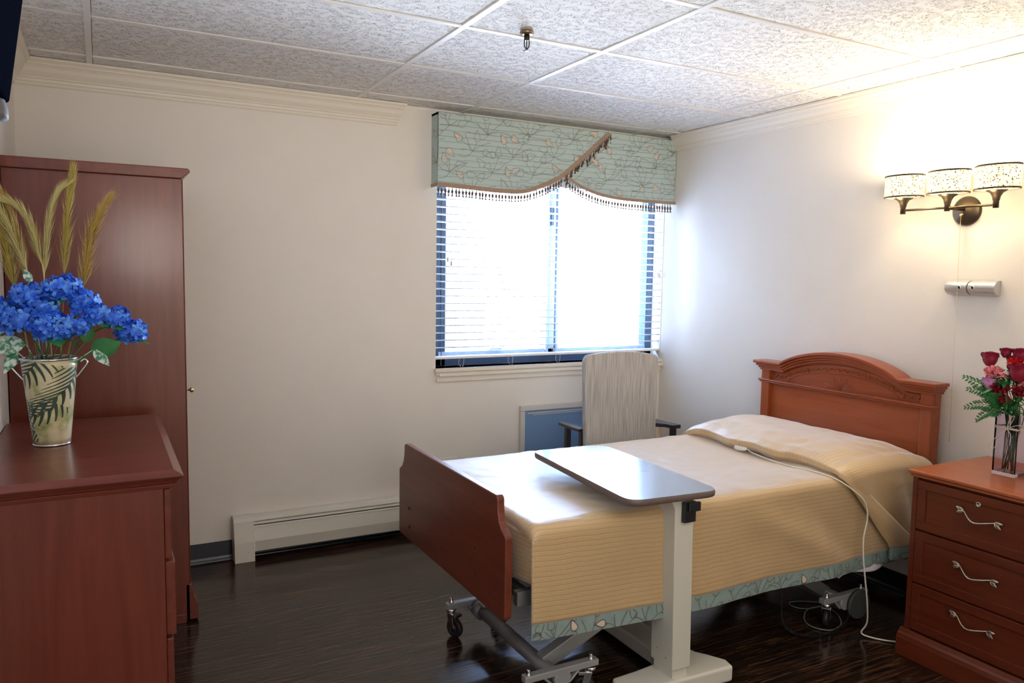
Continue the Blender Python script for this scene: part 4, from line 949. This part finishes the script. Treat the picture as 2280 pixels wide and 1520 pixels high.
for (p, d, L, W, m, lab) in [((-3.40, -1.33, 1.225), (.9, -.2, .55), .105, .034, leafm, 'broad dark green leaf right of the tin vase rim, under the blue blooms'),
                          ((-3.415, -1.34, 1.262), (.25, 0, 1), .075, .022, leafm, 'upright green leaf behind the broad leaf right of the vase'),
                          ((-3.392, -1.34, 1.240), (.62, -.1, -.62), .065, .018, leafv, 'white speckled leaf hanging right of the tin vase rim'),
                          ((-3.575, -1.34, 1.262), (-.8, -.2, .05), .11, .030, leafv, 'pale variegated leaf at the left photo edge beside the vase'),
                          ((-3.600, -1.33, 1.238), (-.35, -.3, -.55), .07, .018, leafv, 'pale leaf hanging down left of the tin vase'),
                          ((-3.558, -1.30, 1.450), (-.35, 0, 1), .055, .013, leafv, 'small pale leaf poking up left above the blue blooms')]:
    mb = MB(); leaf_shape(mb, p, d, L, W, up=Vector((.3, -1, .3)), droop=.15); mb.tube([Vector(p), (VX+.02*(1 if p[0] > VX else -1), VY_, 1.16)], .0015, 5)
    tag(mb.build('leaf_sprig', m, fix=False), lab, 'leaf', 'loose leaves in the tin vase')
plm = [([(-3.57, 1.492), (-3.606, 1.602), (-3.628, 1.657), (-3.662, 1.700)], .020, 1, 'pale plume arching left, cut by the photo edge'),
       ([(-3.524, 1.478), (-3.507, 1.635), (-3.484, 1.721), (-3.452, 1.764)], .013, 1, 'slim and pale, just left of the tallest'),
       ([(-3.469, 1.479), (-3.455, 1.666), (-3.443, 1.752), (-3.435, 1.823)], .019, 0, 'tallest plume, upright and olive'),
       ([(-3.417, 1.436), (-3.394, 1.582), (-3.366, 1.670), (-3.325, 1.742)], .027, 2, 'rightmost plume, broad and feathery'),
       ([(-3.571, 1.464), (-3.595, 1.61), (-3.620, 1.700), (-3.655, 1.760)], .016, 2, 'golden plume reaching highest at the left photo edge'),
       ([(-3.605, 1.435), (-3.622, 1.546), (-3.638, 1.62), (-3.655, 1.70)], .022, 0, 'lowest and leftmost plume'),
       ([(-3.527, 1.507), (-3.553, 1.62), (-3.588, 1.680), (-3.640, 1.705)], .015, 1, 'thin pale plume arching left from the middle')]
for i, (P, wd_, mi_, lab) in enumerate(plm):
    rnd = random.Random(50+i); pts = spline([(x, VY_+.01*(i % 3-1), z) for x, z in P], 10)
    r0 = Vector((VX+.02*math.sin(i), VY_+.02*math.cos(i), 1.0)); g = thing('pampas_plume', 'dried pampas grass in the tin vase, '+lab, 'dried grass', tuple(r0), 'pampas plumes in the tin vase')
    MB().tube(spline([r0, r0.lerp(pts[0], .6), pts[0], pts[len(pts)//2]], 6), .002, 6).build('stem', plumes[mi_], g)
    mb = MB()
    for k in range(800):
        t = rnd.random()**.9; idx = min(len(pts)-2, int(t*.86*(len(pts)-1))); p = pts[idx]; tn = (pts[idx+1]-p).normalized(); a = rnd.uniform(0, 6.28); s = tn.orthogonal(); s.rotate(Matrix.Rotation(a, 3, tn))
        L = rnd.uniform(.05, .10)*(1.1-.4*t); sp = wd_/.02*rnd.uniform(.1, 1)*.30*(1-.4*t); q1 = p+tn*L*.5+s*L*.5*sp*1.2; q2 = p+tn*L+s*L*sp-Vector((0, 0, L*.05)); w_ = .0007; sd = tn.cross(s)*w_
        mb.add([p-sd, p+sd, q1+sd, q1-sd, q2], [(0, 1, 2, 3), (3, 2, 4)])
    mb.build('plume', plumes[mi_], g, fix=False)
for k in range(1):
    pass

# ------------------------------------------------------------------ red bouquet in a square glass vase
GX, GY, GZ = -.281, -2.470, .761; gh = .0425
gv = thing('glass_vase', 'square clear glass vase of cut flowers on the nightstand', 'vase', (GX, GY, GZ))
mb = MB(); t_ = .005
mb.box(GX-gh, GX+gh, GY-gh, GY+gh, GZ, GZ+.014)
for a in ((GX-gh, GX-gh+t_, GY-gh, GY+gh), (GX+gh-t_, GX+gh, GY-gh, GY+gh), (GX-gh+t_, GX+gh-t_, GY-gh, GY-gh+t_), (GX-gh+t_, GX+gh-t_, GY+gh-t_, GY+gh)): mb.box(*a, GZ+.0142, GZ+.238)
mb.build('vase_body', vglass, gv)
mb = MB(); e = gh+.0015; z = .945
mb.tube([(GX-e, GY-e, z), (GX+e, GY-e, z), (GX+e, GY+e, z), (GX-e, GY+e, z), (GX-e, GY-e, z)], .0018, 5); mb.tube([(GX-e, GY-e, z+.003), (GX-e, GY+e, z+.006), (GX+e, GY+e, z+.003)], .0016, 5)
kx, ky, kz = GX-e-.003, GY-.005, z
for P in ([(0, 0, 0), (-.01, .03, -.035), (-.015, .055, -.075), (-.02, .073, -.103)], [(0, 0, 0), (-.01, -.02, .025), (-.01, -.03, .055), (-.005, -.012, .040), (0, 0, 0)], [(0, 0, 0), (-.008, -.035, .018), (-.010, -.06, .022), (-.008, -.045, .0), (0, 0, 0)],
          [(0, 0, 0), (-.012, .02, -.045), (-.014, .035, -.08), (-.012, .055, -.085), (-.014, .050, -.065)], [(0, 0, 0), (-.008, -.02, -.02), (-.01, -.02, -.06)]):
    mb.tube(spline([(kx+a, ky+b, kz+c) for a, b, c in P], 6), .0015, 5, flat=.5)
mb.build('raffia_bow', raffm, gv)
mb = MB(); mb.box(GX-gh+.006, GX+gh-.006, GY-gh+.006, GY+gh-.006, GZ+.016, GZ+.15)
def ball_flower(c, r, m, kind, rnd):
    mb = MB(); c = Vector(c)
    if kind == 'carnation':
        for k in range(70):
            n = Vector([rnd.gauss(0, 1) for _ in range(3)]); n.z = abs(n.z)*.9+.05; n.normalize(); p = c+n*r*rnd.uniform(.15, .55); petal_mesh(mb, p, n+Vector([rnd.uniform(-.5, .5) for _ in range(3)]), None, r*rnd.uniform(.35, .5), rnd.uniform(.1, .8), 3, spin=rnd.uniform(0, 6))
    elif kind == 'rose':
        for layer in range(6):
            R = r*(.26+.105*layer); Hh = r*(1.80-.035*layer); npet = 3+layer//2
            for k in range(npet):
                a0 = 2*PI*k/npet+layer*.8; span = 2*PI/npet*1.4
                def f(u, v, R=R, Hh=Hh, a0=a0, span=span, layer=layer):
                    a = a0+(u-.5)*span; rr = R*(.30+.78*math.sin(PI*min(1, .08+.60*v)))+(.30*r*max(0, v-.80)*layer) - .10*R*(2*u-1)**2*0; return (c.x+rr*math.cos(a), c.y+rr*math.sin(a), c.z-r*.9+Hh*v*(1-.22*(2*u-1)**2)+0)
                mb.grid(f, 8, 8)
    else:
        for k in range(6):
            a = 2*PI*k/6; d = Vector((-.3+math.cos(a), math.sin(a), .3*math.sin(a*2)+.5)); leaf_shape(mb, c, d, r*1.3, r*.45, droop=.25, n=6)
    return mb
fl = [((-.315, -2.388, 1.205), .026, 'dark', 'rose', 'dark red rosebud at the upper left of the bouquet'), ((-.290, -2.432, 1.232), .018, 'dark', 'rose', 'small crimson rosebud at the top middle of the bouquet'),
      ((-.290, -2.462, 1.205), .018, 'dark', 'rose', 'small dark rosebud tucked between the two larger top roses'), ((-.28, -2.480, 1.228), .024, 'dark', 'rose', 'dark red rosebud at the top right of the bouquet'), ((-.300, -2.475, 1.190), .030, 'red', 'carnation', 'bright scarlet bloom in the upper right of the bouquet'),
      ((-.320, -2.500, 1.165), .032, 'dark', 'rose', 'large dark red rose by the right photo edge'), ((-.322, -2.408, 1.150), .036, 'pink', 'carnation', 'large pink carnation at the left middle of the bouquet'),
      ((-.315, -2.455, 1.140), .030, 'pink', 'lily', 'pale pink lily like bloom right of the pink carnation'), ((-.325, -2.398, 1.112), .022, 'lilac', 'rose', 'small lilac bloom below the pink carnation'),
      ((-.325, -2.438, 1.088), .034, 'deep', 'carnation', 'deep red carnation at the centre low of the bouquet'), ((-.330, -2.456, 1.052), .024, 'deep', 'carnation', 'lowest deep red carnation over the vase'),
      ((-.320, -2.505, 1.085), .030, 'deep', 'carnation', 'deep red carnation low at the right photo edge'), ((-.300, -2.520, 1.120), .026, 'pink', 'carnation', 'pale pink carnation at the right photo edge')]
for i, (c, r, m, kind, lab) in enumerate(fl):
    rnd = random.Random(90+i); c = Vector(c); r *= 1.22; nm = {'rose': 'rose', 'carnation': 'carnation', 'lily': 'lily'}[kind]
    f = thing(nm, lab, 'flower', tuple(c), 'cut flowers in the glass vase'); ball_flower(c, r, m, kind, rnd).build('bloom', roses[m], f, fix=False)
    b0 = Vector((GX+rnd.uniform(-.028, .028), GY+rnd.uniform(-.028, .028), GZ+.02)); nk = Vector((GX+rnd.uniform(-.026, .026), GY+rnd.uniform(-.026, .026), GZ+.235))
    MB().tube(spline([b0, nk, nk.lerp(c, .5)+Vector((0, 0, .01)), c-Vector((0, 0, r*.5))], 6), .0022, 6).build('stem', stemm, f)
    mb = MB()
    for k in range(5): a = 2*PI*k/5; leaf_shape(mb, c-Vector((0, 0, r*.95)), (math.cos(a), math.sin(a), 1.0), r*.9, r*.22, droop=-.2, n=5)
    mb.build('sepal', leafm, f, fix=False)
ferns = [((-.35, .145, .10), 'top left fern frond reaching left over the wall', 1.03), ((-.10, .150, .045), 'fern frond pointing left at mid height of the bouquet', 1.03), ((-.25, .140, -.01), 'lowest long fern frond pointing left above the vase', 1.01), ((-.45, .070, -.05), 'short fern frond drooping over the vase front', 1.01), ((.2, .11, .05), 'fern frond behind the bouquet to the left', 1.02), ((-.5, -.05, .02), 'fern frond at the front right of the bouquet', 1.02), ((-.6, .02, .06), 'dark fern frond in the middle under the carnations', 1.01)]
for i, (d, lab, z0) in enumerate(ferns):
    mb = MB(); p0 = Vector((GX-.02, GY+.02, z0)); d = Vector((d[0]*.16, d[1], d[2])); L = 12; rnd = random.Random(i)
    ax = spline([p0, p0+d*.5+Vector((0, 0, .018)), p0+d], L)
    mb.tube(ax, .0011, 4); mb.tube([p0, (GX, GY, GZ+.05)], .0014, 4)
    for k in range(2, len(ax)-1, 2):
        t = k/(len(ax)-1); tn = (ax[k+1]-ax[k]).normalized()
        for s in (-1, 1):
            dd = tn*.85+Vector((rnd.uniform(-.5, .1), 0, s*.95)); LL = .040*(1-t)**.7+.006; leaf_shape(mb, ax[k], dd, LL, .0022, up=Vector((1, 0, 0)), droop=.1, n=3); dn = dd.normalized()
            for q in (.3, .5, .7):
                for s2 in (-1, 1): leaf_shape(mb, ax[k]+dn*LL*q, dn*.8+tn*s2*.8+Vector((-.1, 0, 0)), LL*.34*(1.1-q*.6), .0022, up=Vector((1, 0, 0)), droop=0, n=3)
    tag(mb.build('fern_frond', leafm, fix=False), lab, 'fern', 'fern fronds in the glass vase')
fol = [((-.315, -2.402, 1.075), 'leafy green sprig at the left under the pink carnation'), ((-.300, -2.430, 1.030), 'leafy green sprig just above the glass vase rim'), ((-.300, -2.480, 1.035), 'leafy green sprig above the right half of the vase'), ((-.290, -2.440, 1.120), 'leafy green sprig between the pink and scarlet blooms'), ((-.285, -2.495, 1.110), 'leafy green sprig between the right hand blooms')]
for i, (c, lab) in enumerate(fol):
    rnd = random.Random(200+i); mb = MB(); c = Vector(c); root = Vector((GX+rnd.uniform(-.02, .02), GY+rnd.uniform(-.02, .02), GZ+.06)); mb.tube(spline([root, (GX, GY, 1.0), c], 6), .0014, 5)
    for k in range(34):
        a = rnd.uniform(0, 6.28); d = Vector((math.cos(a), math.sin(a), rnd.uniform(-.4, .9))); q = c+Vector([rnd.uniform(-.03, .03) for _ in range(3)]); leaf_shape(mb, q, d, rnd.uniform(.03, .055), rnd.uniform(.007, .012), droop=.2, n=5)
    tag(mb.build('leaf_sprig', leafm, fix=False), lab, 'leaf', 'leaf sprigs in the glass vase')
rnd = random.Random(5); mb = MB(); c = Vector((-.27, -2.507, 1.235))
for k in range(26):
    p = c+Vector((rnd.uniform(-.02, .02), rnd.uniform(-.022, .018), rnd.uniform(-.03, .025))); mb.tube([c-Vector((0, 0, .07)), p], .0006, 4); mb.lathe([(0, -.0025), (.0028, 0), (0, .0025)], p, 6, caps=False)
mb.tube([c-Vector((0, 0, .07)), (GX, GY, 1.0)], .001, 4)
tag(mb.build('filler_sprig', mat('filler_buds', (.32, .14, .10), .7)), 'sprig of tiny brownish buds at the top right of the bouquet', 'flower sprig')
